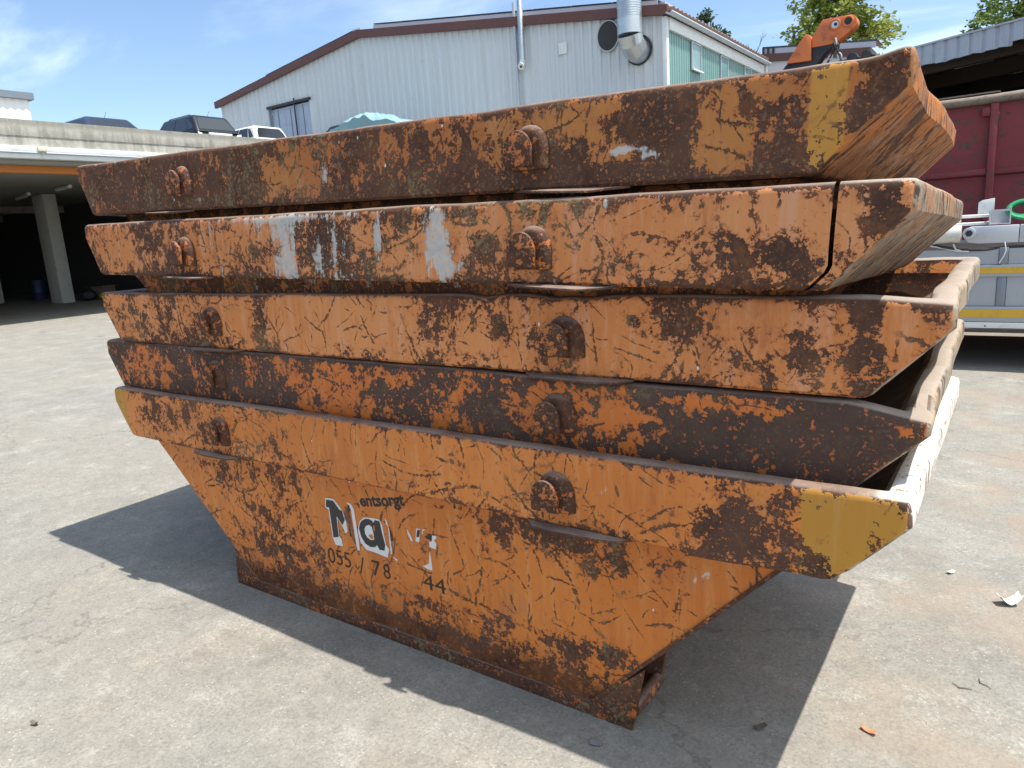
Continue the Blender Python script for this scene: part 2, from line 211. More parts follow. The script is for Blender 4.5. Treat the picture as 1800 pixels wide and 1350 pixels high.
BLACK= [[(1.6177, 0.5935), (1.6618, 0.5969), (1.7012, 0.5584), (1.7129, 0.5605), (1.7256, 0.5175), (1.7072, 0.4912), (1.6733, 0.5285), (1.6721, 0.4278), (1.6375, 0.4186), (1.6322, 0.5594), (1.6117, 0.5591)], [(1.8127, 0.4952), (1.8199, 0.517), (1.8334, 0.5345), (1.8569, 0.5474), (1.8789, 0.5515), (1.8974, 0.5474), (1.9043, 0.5368), (1.9162, 0.5534), (1.9433, 0.5525), (1.9515, 0.5006), (1.9628, 0.451), (1.9553, 0.4234), (1.9263, 0.4216), (1.9148, 0.4409), (1.9008, 0.4283), (1.8733, 0.4224), (1.8423, 0.4318), (1.8218, 0.4582)], [(1.9972, 0.5412), (2.0086, 0.512), (2.0141, 0.4777), (1.9989, 0.4785)], [(2.1572, 0.557), (2.1716, 0.5579), (2.1632, 0.5277), (2.1485, 0.5247)], [(2.1924, 0.5337), (2.2178, 0.5501), (2.234, 0.5496), (2.229, 0.526), (2.2106, 0.5279)]]
HOLE= [(1.8491, 0.5024), (1.8606, 0.5179), (1.8805, 0.5258), (1.8944, 0.5197), (1.9008, 0.4904), (1.901, 0.4623), (1.8832, 0.457), (1.8617, 0.4639), (1.8496, 0.4801)]
GAP= [[(1.9051, 0.5273), (1.9124, 0.5271), (1.9124, 0.5047), (1.9038, 0.5039)]]
LEG= [[(1.7462, 0.582), (1.7591, 0.5688), (1.7666, 0.5211), (1.7706, 0.4478), (1.7807, 0.4126), (1.764, 0.4237), (1.7531, 0.4608), (1.7439, 0.5086), (1.7275, 0.522), (1.723, 0.55)]]
LEGB= [[(1.7565, 0.5976), (1.7664, 0.5904), (1.77, 0.5707), (1.7575, 0.5554), (1.7523, 0.5716)], [(1.7477, 0.4969), (1.7541, 0.4776), (1.7579, 0.4452), (1.7493, 0.4476)]]
ORANGE= [(1.869, 0.4767), (1.8862, 0.4851), (1.8971, 0.4792), (1.8971, 0.4647), (1.8821, 0.464)]
# ------------------------------------------------------------------ ground
def ground_material():
    b = NB('old_asphalt'); P = b.obj
    big = b.noise(P, .45, 5, .6); mid = b.noise(P, 2.4, 7, .66); fine = b.noise(P, 70, 4, .75)
    rot = b.map(P, (1.0, 6.0, 1), (0, 0, R(-28))); stk = b.noise(rot, 1.5, 8, .70, .3)
    c = b.mix(b.step(mid, .34, .66), (.220, .212, .188), (.282, .272, .240))
    c = b.mix(b.step(big, .42, .62, 0, .5), c, (.285, .262, .222))
    c = b.mix(b.step(b.noise(P, 1.1, 4, .6), .56, .70, 0, .28), c, (.300, .240, .180))        # brownish dust
    dz = b.mad(b.math('SUBTRACT', fine, .5), .55, b.mad(b.math('SUBTRACT', stk, .5), .45, mid)); c = b.mix(b.step(dz, .57, .78, 0, .60), c, (.45, .43, .385))                                 # pale scuffs
    c = b.mix(b.step(b.noise(P, 7.5, 6, .78), .56, .66, 0, .45), c, (.40, .38, .335))
    c = b.mix(b.step(b.noise(P, .9, 6, .65, .6), .60, .70, 0, .5), c, (.16, .153, .142))
    oil = b.step(b.add(b.voro(b.vadd(P, b.vscale(b.noise(P, 5, 4, .7, 0, True), .18)), .62), b.mul(mid, .05)), .050, .11, .6, 0); c = b.mix(oil, c, (.09, .084, .076))
    # aggregate: dark binder pits and pale chips
    g = b.voro(P, 125, 'F1', 1.0, 1)
    gs = b.sep(g)
    c = b.mix(b.step(gs[0], .45, 1.0, 0, .34), c, (.11, .105, .097))
    c = b.mix(b.step(fine, .50, .70, 0, .42), c, (.44, .42, .375))
    chip = b.mul(b.step(b.voro(P, 42), .10, .15, 1, 0), b.step(b.noise(P, 6, 3, .6), .48, .60))
    c = b.mix(b.mul(chip, .75), c, (.62, .60, .56))
    chip2 = b.mul(b.step(b.add(b.voro(b.vadd(P, (5, 1, 0)), 26), b.mul(b.math('SUBTRACT', fine, .5), .10)), .07, .11, 1, 0), b.step(b.noise(P, 2.1, 5, .7), .47, .58)); c = b.mix(b.mul(chip2, .65), c, (.60, .58, .53))
    mot = b.noise(b.vadd(P, (9, 2, 0)), 13, 5, .72); c = b.mix(b.step(mot, .52, .66, 0, .40), c, (.165, .155, .138)); c = b.mix(b.step(mot, .44, .33, 0, .35), c, (.40, .38, .335))
    ex = b.sep(P); east = b.step(b.add(ex[0], b.mul(b.math('SUBTRACT', mid, .5), 3.0)), 2.6, 4.4); c = b.mix(b.mul(b.mul(east, b.step(b.noise(P, 1.7, 5, .65), .44, .60)), .45), c, (.30, .225, .165))
    ck = b.add(b.voro(b.vadd(P, b.vscale(b.noise(P, 1.3, 5, .65, 0, True), 1.1)), .42, 'DISTANCE_TO_EDGE'), b.mul(b.math('SUBTRACT', fine, .5), .006)); c = b.mix(b.mul(b.step(ck, .0015, .006, 1, 0), b.step(big, .47, .54, 0, .34)), c, (.085, .08, .072))
    pit = b.mul(b.step(b.voro(b.vadd(P, (3, 7, 0)), 17), .05, .09, 1, 0), b.step(b.noise(P, 3, 2, .5), .5, .58))
    c = b.mix(b.mul(pit, .6), c, (.07, .066, .06))
    b.set(color=c, rough=.93, spec=.25)
    b.bump(b.add(b.mul(fine, .8), b.mad(gs[1], .45, b.mul(chip, .7))), .8, .005)
    return b.m
def ground():
    s = 700
    me = bpy.data.meshes.new('ground'); me.from_pydata([(-s, -s, 0), (s, -s, 0), (s, s, 0), (-s, s, 0)], [], [(0, 1, 2, 3)])
    tag(link('ground', me, ground_material()), kind='structure')
ground()
# ------------------------------------------------------------------ small litter on the asphalt
def litter():
    PAP = simple('paper', (.72, .71, .67), .8, var=.06, scale=30); LEAF = simple('dry_leaf', (.50, .20, .10), .7, var=.25, scale=40); TW = simple('twig_bark', (.12, .075, .045), .9, scale=40); GR = simple('grey_card', (.20, .20, .195), .8, scale=30); DL = simple('dark_leaf', (.12, .10, .075), .8, scale=40)
    def sheet(name, label, cat, x, y, rz, l, w, m, curl, n=7, seedv=0, group=None):
        vs = []; fs = []
        rnd = random.Random(seedv)
        for i in range(n+1):
            for j in range(n+1):
                u, v = i/n-.5, j/n-.5
                rad = 1-.22*abs(u*2)**2*(1+.5*rnd.random())
                z = .006+curl*(u*u*2.2+.5*v*v*(1+u))*l+.10*curl*l*mnoise.noise(Vector((u*4, v*4, seedv)))
                vs.append((u*l, v*w*rad, max(z, .002)))
        for i in range(n):
            for j in range(n): a = i*(n+1)+j; fs.append((a, a+n+1, a+n+2, a+1))
        mb = MB().add(vs, fs); o = mb.build(name, m, smooth=True); o.location = (x, y, 0); o.rotation_euler = (0, 0, rz)
        sol = o.modifiers.new('thickness', 'SOLIDIFY'); sol.thickness = .0012
        tag(o, label, cat, group); return o
    sheet('paper_scrap', 'crumpled white paper scrap on the sunlit asphalt at the right', 'paper', 4.125, 1.60, .5, .085, .055, PAP, .75, seedv=2)
    sheet('dry_leaf', 'curled orange dry leaf on the sunlit asphalt in front of the shadow', 'leaf', 3.758, .455, -.35, .050, .020, LEAF, .22, seedv=5)
    sheet('card_scrap', 'flat grey card scrap lying in the shadow below the skip foot', 'card', 3.005, -.05, .2, .045, .030, GR, .10, seedv=6)
    sheet('dark_leaf', 'small dark leaf in the shadow edge right of the skip foot', 'leaf', 3.45, .298, .9, .045, .022, DL, .25, seedv=8)
    sheet('paper_flake', 'tiny white paper flake on the asphalt between stack and trailer', 'paper', 3.895, 1.80, .9, .035, .022, PAP, .4, seedv=9)
    sheet('dark_leaf', 'small dark leaf on the sunlit asphalt at the lower left', 'leaf', 1.15, -1.025, .3, .032, .014, DL, .7, seedv=12)
    for i, (x, y, rz, lab) in enumerate(((3.995, .865, .2, 'bent brown twig on the asphalt, left one of a pair'), (4.06, .925, -.5, 'bent brown twig on the asphalt, right one of a pair'))):
        o = MB().tube([(-.026, .014, .005), (-.008, -.008, .003), (.012, -.006, .004), (.032, -.009, .003)], [.0012, .0017, .0015, .0009], 6).build('twig', TW, smooth=True)
        o.location = (x, y, 0); o.rotation_euler = (0, 0, rz); tag(o, lab, 'twig', 'twigs on the asphalt')
    # loose grit, one piece of stuff
    mb = MB(); rnd = random.Random(4)
    for i in range(1500):
        x = rnd.uniform(-3, 5.4); y = rnd.uniform(-1.6, 6); s = rnd.uniform(.0015, .0048)*(1.6 if rnd.random() < .05 else 1)
        if .8 < x < 3.1 and .05 < y < 1.5: continue
        a = rnd.uniform(0, 6.3)
        ps = [(x+s*math.cos(a+t)*rnd.uniform(.7, 1.3), y+s*math.sin(a+t)*rnd.uniform(.7, 1.3), .0) for t in (0, 1.57, 3.14, 4.71)]
        mb.add(ps+[(x, y, s*rnd.uniform(.6, 1.1))], [(0, 1, 4), (1, 2, 4), (2, 3, 4), (3, 0, 4)])
    tag(mb.build('grit', simple('grit', (.34, .325, .295), .9, var=.5, scale=120)), kind='stuff')
litter()
SK_L, SK_H, SK_B, SK_W = 3.894, 1.0, 0.264, 1.557      # length, height, rim band height, width
# ------------------------------------------------------------------ worn paint of the skips
def skip_material(name, seed, th, paint, paint2, ends='scratch', vstreak=.15, ochre=(), body=False, splash=True, dust=0.0, grey=.0, whitelip=False, wearw=.115, scr=1.0, w1=.52, w2=.74):
    b = NB(name); P = b.obj; off = (seed*7.31, seed*3.17, seed*5.77)
    Qv = b.vadd(P, off); xyz = b.sep(P); nrm = b.normal()
    wear = b.attr('wear')
    n1 = b.noise(Qv, 3.3, 8, .73, .25)
    n2 = b.noise(Qv, 14, 5, .76, .15)
    n3 = b.noise(b.map(Qv, (27, 27, 3.0)), 1.0, 5, .70, .2)
    n4 = b.noise(Qv, 52, 3, .7)
    n5 = b.noise(b.vadd(Qv, (31, 17, 5)), 4.7, 6, .72, .3)
    nc = b.noise(Qv, 2.6, 2, .5, 0, True); gates = b.sep(nc)
    lo = b.noise(b.vadd(Qv, (3, 9, 27)), 1.3, 3, .55)
    z0 = lambda n: b.math('SUBTRACT', n, .5)
    val = b.mad(z0(n1), w1, .5); val = b.mad(z0(n2), w2, val); val = b.mad(z0(n3), vstreak, val); val = b.mad(z0(n4), .36, val); val = b.mad(wear, wearw, val)
    # gouges and scratches: random bent segments, ragged where the paint flaked along them
    flat = b.comb(b.add(xyz[0], off[0]), 0.0, b.add(b.add(xyz[2], b.mul(xyz[1], .7)), off[2]))
    flat = b.vadd(flat, b.vscale(b.noise(Qv, 3.0, 3, .6, 0, True), .09))
    crk = None
    for i, (scl, w0, ln, prob, gt) in enumerate(((2.3, .0050, .21, .30, 0), (4.4, .0034, .125, .22, 1), (5.2, .0030, .11, .30, 2), (9.5, .0023, .062, .25, 1), (3.1, .0030, .17, .28, 2), (7.0, .0014, .10, .12, 0))):
        n = b.N.new('ShaderNodeTexVoronoi'); b.put(n.inputs['Vector'], b.vadd(flat, (i*1.37, 0, i*2.71))); n.inputs['Scale'].default_value = scl
        d = b.N.new('ShaderNodeVectorMath'); d.operation = 'SUBTRACT'; b.put(d.inputs[0], b.vadd(flat, (i*1.37, 0, i*2.71))); b.L(n.outputs['Position'], d.inputs[1])
        dd = b.sep(d.outputs[0]); cc = b.sep(n.outputs['Color'])
        ang = b.mul(cc[0], 6.283); ca, sa = b.math('COSINE', ang), b.math('SINE', ang)
        par = b.add(b.mul(dd[0], ca), b.mul(dd[2], sa)); per = b.math('SUBTRACT', b.mul(dd[2], ca), b.mul(dd[0], sa))
        per = b.add(per, b.mul(b.mul(b.mul(par, par), b.math('SUBTRACT', cc[1], .5)), 3.2/ln*.35))
        wd = b.mul(b.mad(b.step(n4, .38, .66), 2.3, .12), w0*scr)
        m = b.step(b.math('ABSOLUTE', per), b.mul(wd, .75), b.mul(wd, 1.25), 1, 0)
        m = b.mul(m, b.step(b.add(b.math('ABSOLUTE', par), b.mul(n2, .06)), ln*.75, ln, 1, 0))
        m = b.mul(m, b.step(cc[2], prob, prob+.02)); m = b.mul(m, b.step(gates[gt], .37, .44))
        crk = m if crk is None else b.mx(crk, m)
    chips = b.mul(b.step(n4, .655, .69), b.step(n5, .44, .54))
    rust = b.step(val, th-.006, th+.008)
    rust = b.mul(rust, b.inv(b.mul(b.mul(b.step(n4, .43, .385), b.step(n2, .54, .47)), .85)))      # paint crumbs left in the bare patches
    if ochre:
        oe = b.mad(z0(n2), .02, xyz[0]); og = None
        for (x0, x1) in ochre:
            m = b.mul(b.step(oe, x0-.004, x0+.004), b.step(oe, x1-.004, x1+.004, 1, 0)); og = m if og is None else b.mx(og, m)
        crk = b.mul(crk, b.inv(b.mul(og, b.step(n5, .44, .56, 1, .35))))
    rust = b.mx(rust, b.mx(b.mul(crk, .92), chips))
    # paint: sun-bleached, with faded and rusty runs
    pc = b.mix(b.step(lo, .38, .62), paint, paint2)
    pc = b.mix(b.step(n3, .48, .68, 0, .55), pc, (paint[0]*1.03, paint[1]*1.42, paint[2]*2.7))
    pc = b.mix(b.mul(b.step(n3, .50, .32, 0, .62), b.step(n5, .44, .62)), pc, (.34, .085, .022))
    pc = b.mix(b.step(val, th-.07, th, 0, .55), pc, (.33, .085, .022))
    pc = b.mix(b.mul(b.step(n5, .56, .68), .45), pc, (.40, .16, .06))
    pc = b.mix(b.step(n4, .56, .74, 0, .32), pc, (.28, .10, .03))
    if ochre:
        om = None; e = b.mad(z0(n2), .02, xyz[0])
        for (x0, x1) in ochre:
            m = b.mul(b.step(e, x0-.004, x0+.004), b.step(e, x1-.004, x1+.004, 1, 0)); om = m if om is None else b.mx(om, m)
        oc = b.mix(n1, (.42, .190, .022), (.50, .240, .032)); oc = b.mix(b.step(n3, .50, .68, 0, .5), oc, (.52, .30, .09)); oc = b.mix(b.mul(b.step(n5, .52, .66), .55), oc, (.30, .12, .03)); pc = b.mix(om, pc, oc)
    # bare, rusted steel with lighter grains, orange bloom and grey lichen
    rc = b.mix(b.step(n5, .36, .64), (.060, .030, .021), (.098, .051, .034))
    rc = b.mix(b.mul(b.step(n2, .52, .66), .62), rc, (.17, .066, .030))
    rc = b.mix(b.mul(b.step(n4, .54, .68), b.step(gates[1], .40, .58, .25, .8)), rc, (.235, .125, .070))
    lich = b.mul(b.step(b.add(gates[2], b.mul(z0(n2), .5)), .56, .66), b.step(b.add(n4, b.mul(z0(n3), .6)), .47, .60))
    rc = b.mix(b.mul(lich, .62), rc, (.205, .165, .085))
    if grey: rc = b.mix(grey, rc, (.072, .058, .052))
    c = b.mix(rust, pc, rc)
    if body:      # wet, rusty foot of the lowest skip
        zz = b.add(xyz[2], b.mad(z0(n1), .42, b.mad(z0(n3), -.14, b.mul(z0(n2), .12))))
        sx = b.step(xyz[0], .8, 3.1, .215, .15, smooth=False)
        low = b.step(zz, b.math('SUBTRACT', sx, .10), sx, 1, 0)
        lowc = b.mix(b.step(n5, .40, .62), (.060, .023, .013), (.150, .052, .017)); lowc = b.mix(b.step(n2, .53, .68, 0, .7), lowc, (.26, .105, .03)); lowc = b.mix(b.step(n4, .57, .7, 0, .5), lowc, (.10, .075, .06))
        c = b.mix(b.mul(low, b.step(n2, .36, .50, .45, 1)), c, lowc)
    blu = b.mul(b.step(b.add(n2, b.mul(z0(n4), .3)), .675, .70), b.step(gates[0], .52, .60))
    c = b.mix(b.mul(blu, .7), c, (.36, .40, .36))
    if splash:    # bird lime and splashes, running down
        sp = b.attr('splash')
        sv = b.add(b.mul(sp, .30), b.mad(z0(n3), .95, b.mad(z0(n2), .55, b.mul(z0(n4), .45))))
        sm = b.mul(b.step(sv, .175, .30), b.step(sp, .02, .12))
        c = b.mix(b.mul(sm, .80), c, b.mix(n4, (.40, .385, .365), (.62, .60, .57)))
        fl = b.mul(b.step(b.add(b.voro(b.map(Qv, (1, 1, .55)), 15), b.mul(z0(n4), .06)), .045, .06, 1, 0), b.step(lo, .52, .56))
        c = b.mix(b.mul(fl, .9), c, (.70, .67, .62))
    if ends:      # end plates scoured along the fall line by sliding rubble
        en = b.step(b.math('ABSOLUTE', nrm[0]), .42, .60)
        fall = b.add(xyz[0], xyz[2])
        ev = b.comb(b.mul(fall, 3.6), b.mul(xyz[1], 11), b.mul(b.math('SUBTRACT', xyz[0], xyz[2]), 1.0))
        ev = b.vadd(b.vadd(ev, b.vscale(nc, 2.6)), off)
        e1 = b.noise(ev, 1.0, 6, .70); e2 = b.noise(b.vscale(ev, 2.3), 1.0, 4, .66)
        tan = {'scratch': ((.37, .180, .085), (.27, .115, .050), (.055, .032, .025), (.47, .165, .045)), 'grey': ((.33, .265, .20), (.20, .145, .105), (.060, .043, .036), (.40, .19, .09)), 'dust': ((.40, .355, .285), (.29, .245, .19), (.10, .072, .056), (.38, .25, .15))}[ends]
        ec = b.mix(b.step(e1, .40, .60), tan[1], tan[0])
        ec = b.mix(b.mul(b.step(b.mad(z0(e1), .5, n5), .49, .55), .85), ec, tan[3]); ec = b.mix(b.mul(b.step(b.mad(z0(e2), .4, n1), .53, .58), .8), ec, tan[2])
        ec = b.mix(b.step(e2, .55, .60, 0, .92), ec, tan[2]); ec = b.mix(b.step(e1, .585, .64, 0, .92), ec, tan[2])
        ec = b.mix(b.step(n2, .60, .70, 0, .6), ec, tan[2])
        if whitelip:
            wl = b.mul(b.step(xyz[2], SK_H-.085, SK_H-.070), b.step(b.add(e2, b.mul(z0(n2), .3)), .60, .54)); ec = b.mix(b.step(xyz[2], SK_H-.085, SK_H-.070), ec, (.16, .085, .055)); ec = b.mix(wl, ec, (.72, .68, .62))
        c = b.mix(en, c, ec)
    up = b.step(nrm[2], .50, .85)
    lip = b.mix(b.step(n1, .40, .60), (.145, .085, .062), (.255, .180, .145)); endz = b.step(xyz[0], 3.70, 3.84, .22, 1.0)
    if dust: lip = b.mix(b.mul(endz, dust), lip, b.mix(n5, (.40, .35, .285), (.50, .455, .385)))
    lip = b.mix(b.step(n2, .58, .70, 0, .45), lip, (.15, .095, .07))
    if whitelip: lip = b.mix(b.mul(b.step(xyz[0], 3.80, 3.83), b.step(n2, .60, .54)), lip, (.74, .70, .64))
    c = b.mix(b.mul(up, .88), c, lip)
    b.set(color=c, rough=b.mix(rust, (.46,)*3, (.85,)*3), spec=b.step(rust, 0, 1, .40, .22))
    b.bump(b.add(b.mul(b.step(val, th-.02, th+.02), -.5), b.mad(n4, .22, b.mul(n2, .35))), .45, .004)
    return b.m
SKM = {
 5: skip_material('skip_paint_lowest', 5.2, .583, (.60, .195, .038), (.53, .160, .026), ends='dust', ochre=((3.634, 4.2), (-.3, .125)), dust=.45, whitelip=True),
 4: skip_material('skip_paint_second', 4.1, .515, (.56, .150, .024), (.50, .125, .018), ends='dust', dust=.55, grey=.45),
 3: skip_material('skip_paint_middle', 3.3, .577, (.61, .232, .072), (.56, .192, .048), ends='dust', vstreak=.22, dust=.55),
 2: skip_material('skip_paint_fourth', 2.7, .537, (.57, .222, .072), (.53, .185, .048), ends='grey', vstreak=.20, dust=.8, scr=1.25),
 1: skip_material('skip_paint_top', 1.9, .492, (.42, .160, .032), (.37, .122, .022), ends='scratch', vstreak=.40, ochre=((3.748, 3.832),), dust=.45)}
BODYM = skip_material('skip_body_paint', 8.4, .582, (.59, .180, .028), (.53, .150, .021), ends='scratch', body=True)
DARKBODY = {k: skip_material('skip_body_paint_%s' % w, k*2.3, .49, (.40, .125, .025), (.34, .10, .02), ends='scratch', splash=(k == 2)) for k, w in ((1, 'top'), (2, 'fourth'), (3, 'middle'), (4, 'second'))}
INNER = skip_material('skip_inner_rust', 9.1, .40, (.36, .13, .035), (.30, .10, .028), ends='dust', splash=False)
STEEL = skip_material('rusted_steel', 11.0, .425, (.44, .150, .035), (.38, .115, .025), ends=None, splash=False, dust=.1, scr=.6)
PLATE = skip_material('rusted_guide_plate', 12.7, .40, (.36, .12, .03), (.30, .10, .02), ends=None, splash=False, dust=.35, grey=.3)
FOOTM = skip_material('rusted_foot', 13.7, .43, (.45, .13, .03), (.38, .10, .02), ends=None, splash=False)
DARK = simple('black_gap', (.012, .010, .009), .9)

def gsum(blobs, x, z):
    s = 0.0
    for (bx, bz, rx, rz, w) in blobs:
        if rx <= 0: continue
        d = ((x-bx)/rx)**2+((z-bz)/rz)**2
        if d < 6: s += w*math.exp(-d)
    return s
def rrect(xl, xr, yn, yf, r, NX, NY, anchor=None):
    """rounded rectangle loop, counter-clockwise from the near left corner; anchor = (index, x) columns fixed on the near side"""
    pts = []; A = 4
    def arc(cx, cy, a0):
        for i in range(A): a = a0+(i+.0)/A*(math.pi/2); yield (cx+r*math.cos(a), cy+r*math.sin(a))
    pts += list(arc(xl+r, yn+r, math.pi))
    xs = np.linspace(xl+r, xr-r, NX+1)
    if anchor:
        i0, xa, wd = anchor; xa = min(xa, xr-r-.03)
        xs = np.concatenate([np.linspace(xl+r, xa, i0+1), np.linspace(xa+wd, xr-r, NX-i0)])
    pts += [(x, yn) for x in xs[:-1]]
    pts += list(arc(xr-r, yn+r, -math.pi/2))
    pts += [(xr, y) for y in np.linspace(yn+r, yf-r, NY+1)[:-1]]
    pts += list(arc(xr-r, yf-r, 0))
    pts += [(x, yf) for x in np.linspace(xr-r, xl+r, NX+1)[:-1]]
    pts += list(arc(xl+r, yf-r, math.pi/2))
    pts += [(xl, y) for y in np.linspace(yf-r, yn+r, NY+1)[:-1]]
    return pts
def ring_mesh(name, rings, disp, attrs, closed_bottom=False, skipface=None):
    n = len(rings[0][0]); v = []
    for pts, z in rings:
        v += [disp(Vector((x, y, z))) for x, y in pts]
    f = []
    for i in range(len(rings)-1):
        for k in range(n):
            if skipface and skipface(i, k): continue
            f.append((i*n+k, i*n+(k+1) % n, (i+1)*n+(k+1) % n, (i+1)*n+k))
    if closed_bottom: f.append(tuple((len(rings)-1)*n+k for k in range(n)))
    me = bpy.data.meshes.new(name); me.from_pydata([tuple(q) for q in v], [], f); me.update()
    for an, fn in attrs.items():
        a = me.attributes.new(an, 'FLOAT', 'POINT')
        vals = [fn(x, y, z) for pts, z in rings for x, y in pts]
        a.data.foreach_set('value', vals)
    me.shade_smooth(); me.set_sharp_from_angle(angle=R(40))
    return me

def arch(cx, z0, w, h, n=10):
    """D-shaped outline standing on z0: straight foot, arched top (list of (x, z))"""
    pts = [(cx-w/2, z0), (cx+w/2, z0), (cx+w/2, z0+h*.45)]
    for i in range(1, n): a = math.pi*i/n; pts.append((cx+w/2*math.cos(a), z0+h*.45+h*.55*math.sin(a)))
    pts.append((cx-w/2, z0+h*.45)); return pts

def make_skip(k, label):
    q = Q[k]; T = Vector(q[:3]); L = SK_L+q[6]; H = SK_H; W = SK_W
    ca, sa, cb, sb, cc, sc = math.cos(q[3]), math.sin(q[3]), math.cos(q[4]), math.sin(q[4]), math.cos(q[5]), math.sin(q[5])
    Rm = Matrix(((cc, -sc, 0), (sc, cc, 0), (0, 0, 1))) @ Matrix(((cb, 0, sb), (0, 1, 0), (-sb, 0, cb))) @ Matrix(((1, 0, 0), (0, ca, -sa), (0, sa, ca)))
    m4 = Rm.to_4x4(); m4.translation = T+Rm @ Vector((0, 0, -1))
    root = empty('waste_skip', mat4=m4, label=label, cat='skip', group='waste skips nested in one stack')
    iL, iR, hb = .1228, .178, SK_B
    lower = (k == 5); NX, NY = 210, 40
    so_ = Vector((k*11.3, k*4.1, k*2.9))
    amp = {1: 1.5, 2: 1.0, 3: 1.3, 4: 1.2, 5: .9}[k]
    def disp(p):
        x, y, z = p
        d = Vector((0, 0, 0)); top = max(0, min(1, (z-(H-.07))/.07)); band = 1.0 if z > H-hb-.01 else .4
        d.y += .0070*amp*band*mnoise.noise(Vector((x*2.3, 0 if y < .5 else 9, z*4))+so_)+.002*band*mnoise.noise(Vector((x*8, y*4, z*9))+so_)
        d.x += .010*amp*band*mnoise.noise(Vector((0 if x < 2 else 7, y*2.6, z*3))+so_) if (x < .25 or x > 3.4) else 0
        d.z += top*(.0035*amp*mnoise.noise(Vector((x*3.0, y*2.2, 0))+so_)+.0016*amp*mnoise.noise(Vector((x*9, y*5, 3))+so_))
        if k == 3 and y < .2: d.z -= top*.010*sum(math.exp(-((x-c)/.06)**2) for c in (2.62, 2.90, 3.02))
        if k == 3 and x > 3.8 and y < .1: d.z -= top*.012*max(0, (x-3.8)/.2)
        if k == 1:
            e = math.exp(-((x-L)/.055)**2-((y)/.14)**2); d.z += .019*e*top; d.x += .012*e; d.y -= .010*e
            pass
            if x > L-.2: d.y += .018*math.exp(-((z-.93)/.05)**2)*math.exp(-((x-(L-.02))/.12)**2)*(1 if y < .05 else 0)
        if k == 4 and x > 3.85 and y < .12: d.z -= .022*top*max(0, (x-3.85)/.12)
        if k == 5 and x > 3.3 and y < .05 and z < .78: d.z += .008*math.sin(x*9)
        if k == 2 and y < .03: d.y += .004*math.sin(x*1.7)
        return p+d
    r = .022
    def W_(x, y, z):
        if y > .06 and x < L-.4: return .3
        s = gsum(WEAR[k], x, z)
        s += 1.15*math.exp(-((H-z)/.016)**2)+.9*math.exp(-((z-(H-hb))/.016)**2)
        return s
    def S_(x, y, z): return gsum(SPL[k], x, z) if (k in SPL and y < .12) else 0.0
    lipz = [(H-hb+.004, None, .06), (H-hb, 0, .012), (H-hb+.008, 0, 0)]
    rings = []
    by = .07 if lower else .125
    anchor = (198, 3.740, .011) if k == 2 else None
    def ring(z, t, ins, yins=None, rr=r):
        """t: 0 at the band's foot, 1 where the lip starts to stand upright"""
        xl = iL*(1-t)+ins; xr = L-iR*(1-t)-ins; yi = ins if yins is None else yins
        rings.append((rrect(xl, xr, yi, W-yi, rr, NX, NY, anchor), z))
    ring(H-hb+.004, 0, .085, by)
    ring(H-hb, 0, .010)
    ring(H-hb+.010, .03, 0)
    zb0, zb1 = H-hb+.010, H-.075
    for i in range(1, 11): t = i/10; ring(zb0+(zb1-zb0)*t, .03+.97*t, 0)
    ring(H-.045, 1, 0); ring(H-.022, 1, 0)
    for a in (20, 45, 70, 90): ring(H-.020+.020*math.sin(R(a)), 1, .020*(1-math.cos(R(a))))
    ring(H, 1, .045); ring(H-.008, 1, .060); ring(H-.030, 1, .068); ring(H-.062, .9, .072, .078)
    ncol = len(rings[0][0])
    sf = None
    if k == 2: sf = lambda i, kk: kk == 4+198 and 0 <= i
    me = ring_mesh('rim', rings, disp, {'wear': W_, 'splash': S_}, skipface=sf)
    rim = link('rim', me, SKM[k], root)
    if k == 2: tag(rim, 'rim band split by a narrow vertical crack near its right end')
    if k == 1: tag(rim, 'rim band with a bent up corner and an ochre stripe')
    # ---- body: outer shell, then inner shell with sloping ends
    R2 = []
    yb = .07 if lower else .20; yi0 = .082 if lower else .14; yi1 = .09 if lower else .215
    NXb, NYb = (160, 12) if lower else (110, 10)
    nz = 18 if lower else 8
    ztop, zbot = H-hb+.012, .06
    for i in range(nz+1):
        t = i/nz; z = ztop+(zbot-ztop)*t
        y = by+(yb-by)*t
        R2.append((rrect(.205+.80*t, L-.285-.67*t, y, W-y, .008, NXb, NYb), z))
    outer_n = len(R2)
    me = ring_mesh('body', [R2[i] for i in range(outer_n-1, -1, -1)], disp, {'wear': lambda x, y, z: (gsum(WEARB, x, z) if lower else .2), 'splash': lambda x, y, z: gsum(SPL.get(k, []), x, z) if y < .25 else 0.0})
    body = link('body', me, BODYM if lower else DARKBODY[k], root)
    R3 = [(rrect(.075, L-.072, .078, W-.078, .02, 60, 16), H-.060), (rrect(.13, L-.13, .086, W-.086, .02, 60, 16), H-.125), (rrect(.23, L-.31, yi0, W-yi0, .02, 60, 16), ztop), (rrect(1.0, L-.97, yi1, W-yi1, .02, 60, 16), .085)]
    # finer rows for the scoured inner slopes
    me = ring_mesh('inner_shell', R3, disp, {'wear': lambda x, y, z: .5, 'splash': lambda x, y, z: 0.0}, closed_bottom=True)
    link('inner_shell', me, INNER, root)
    f = [i for i in R2[outer_n-1][0]]
    MB().add([(x, y, .0605) for x, y in f[::1]], [tuple(range(len(f)-1, -1, -1))]).build('floor_plate', FOOTM, root)
    # ---- lifting lugs and guide plates, near and far side
    pins = {1: (1.015, 2.927, .868), 2: (.945, 2.872, .852), 3: (1.010, 2.940, .868), 4: (1.042, 2.968, .880), 5: (.995, 2.872, .862)}[k]
    fl = {1: (.655, 2.86, .738), 2: (.721, 2.756, .738), 3: (.797, 2.769, .738), 4: (.814, 2.795, .738), 5: (.727, 2.736, .742)}[k]
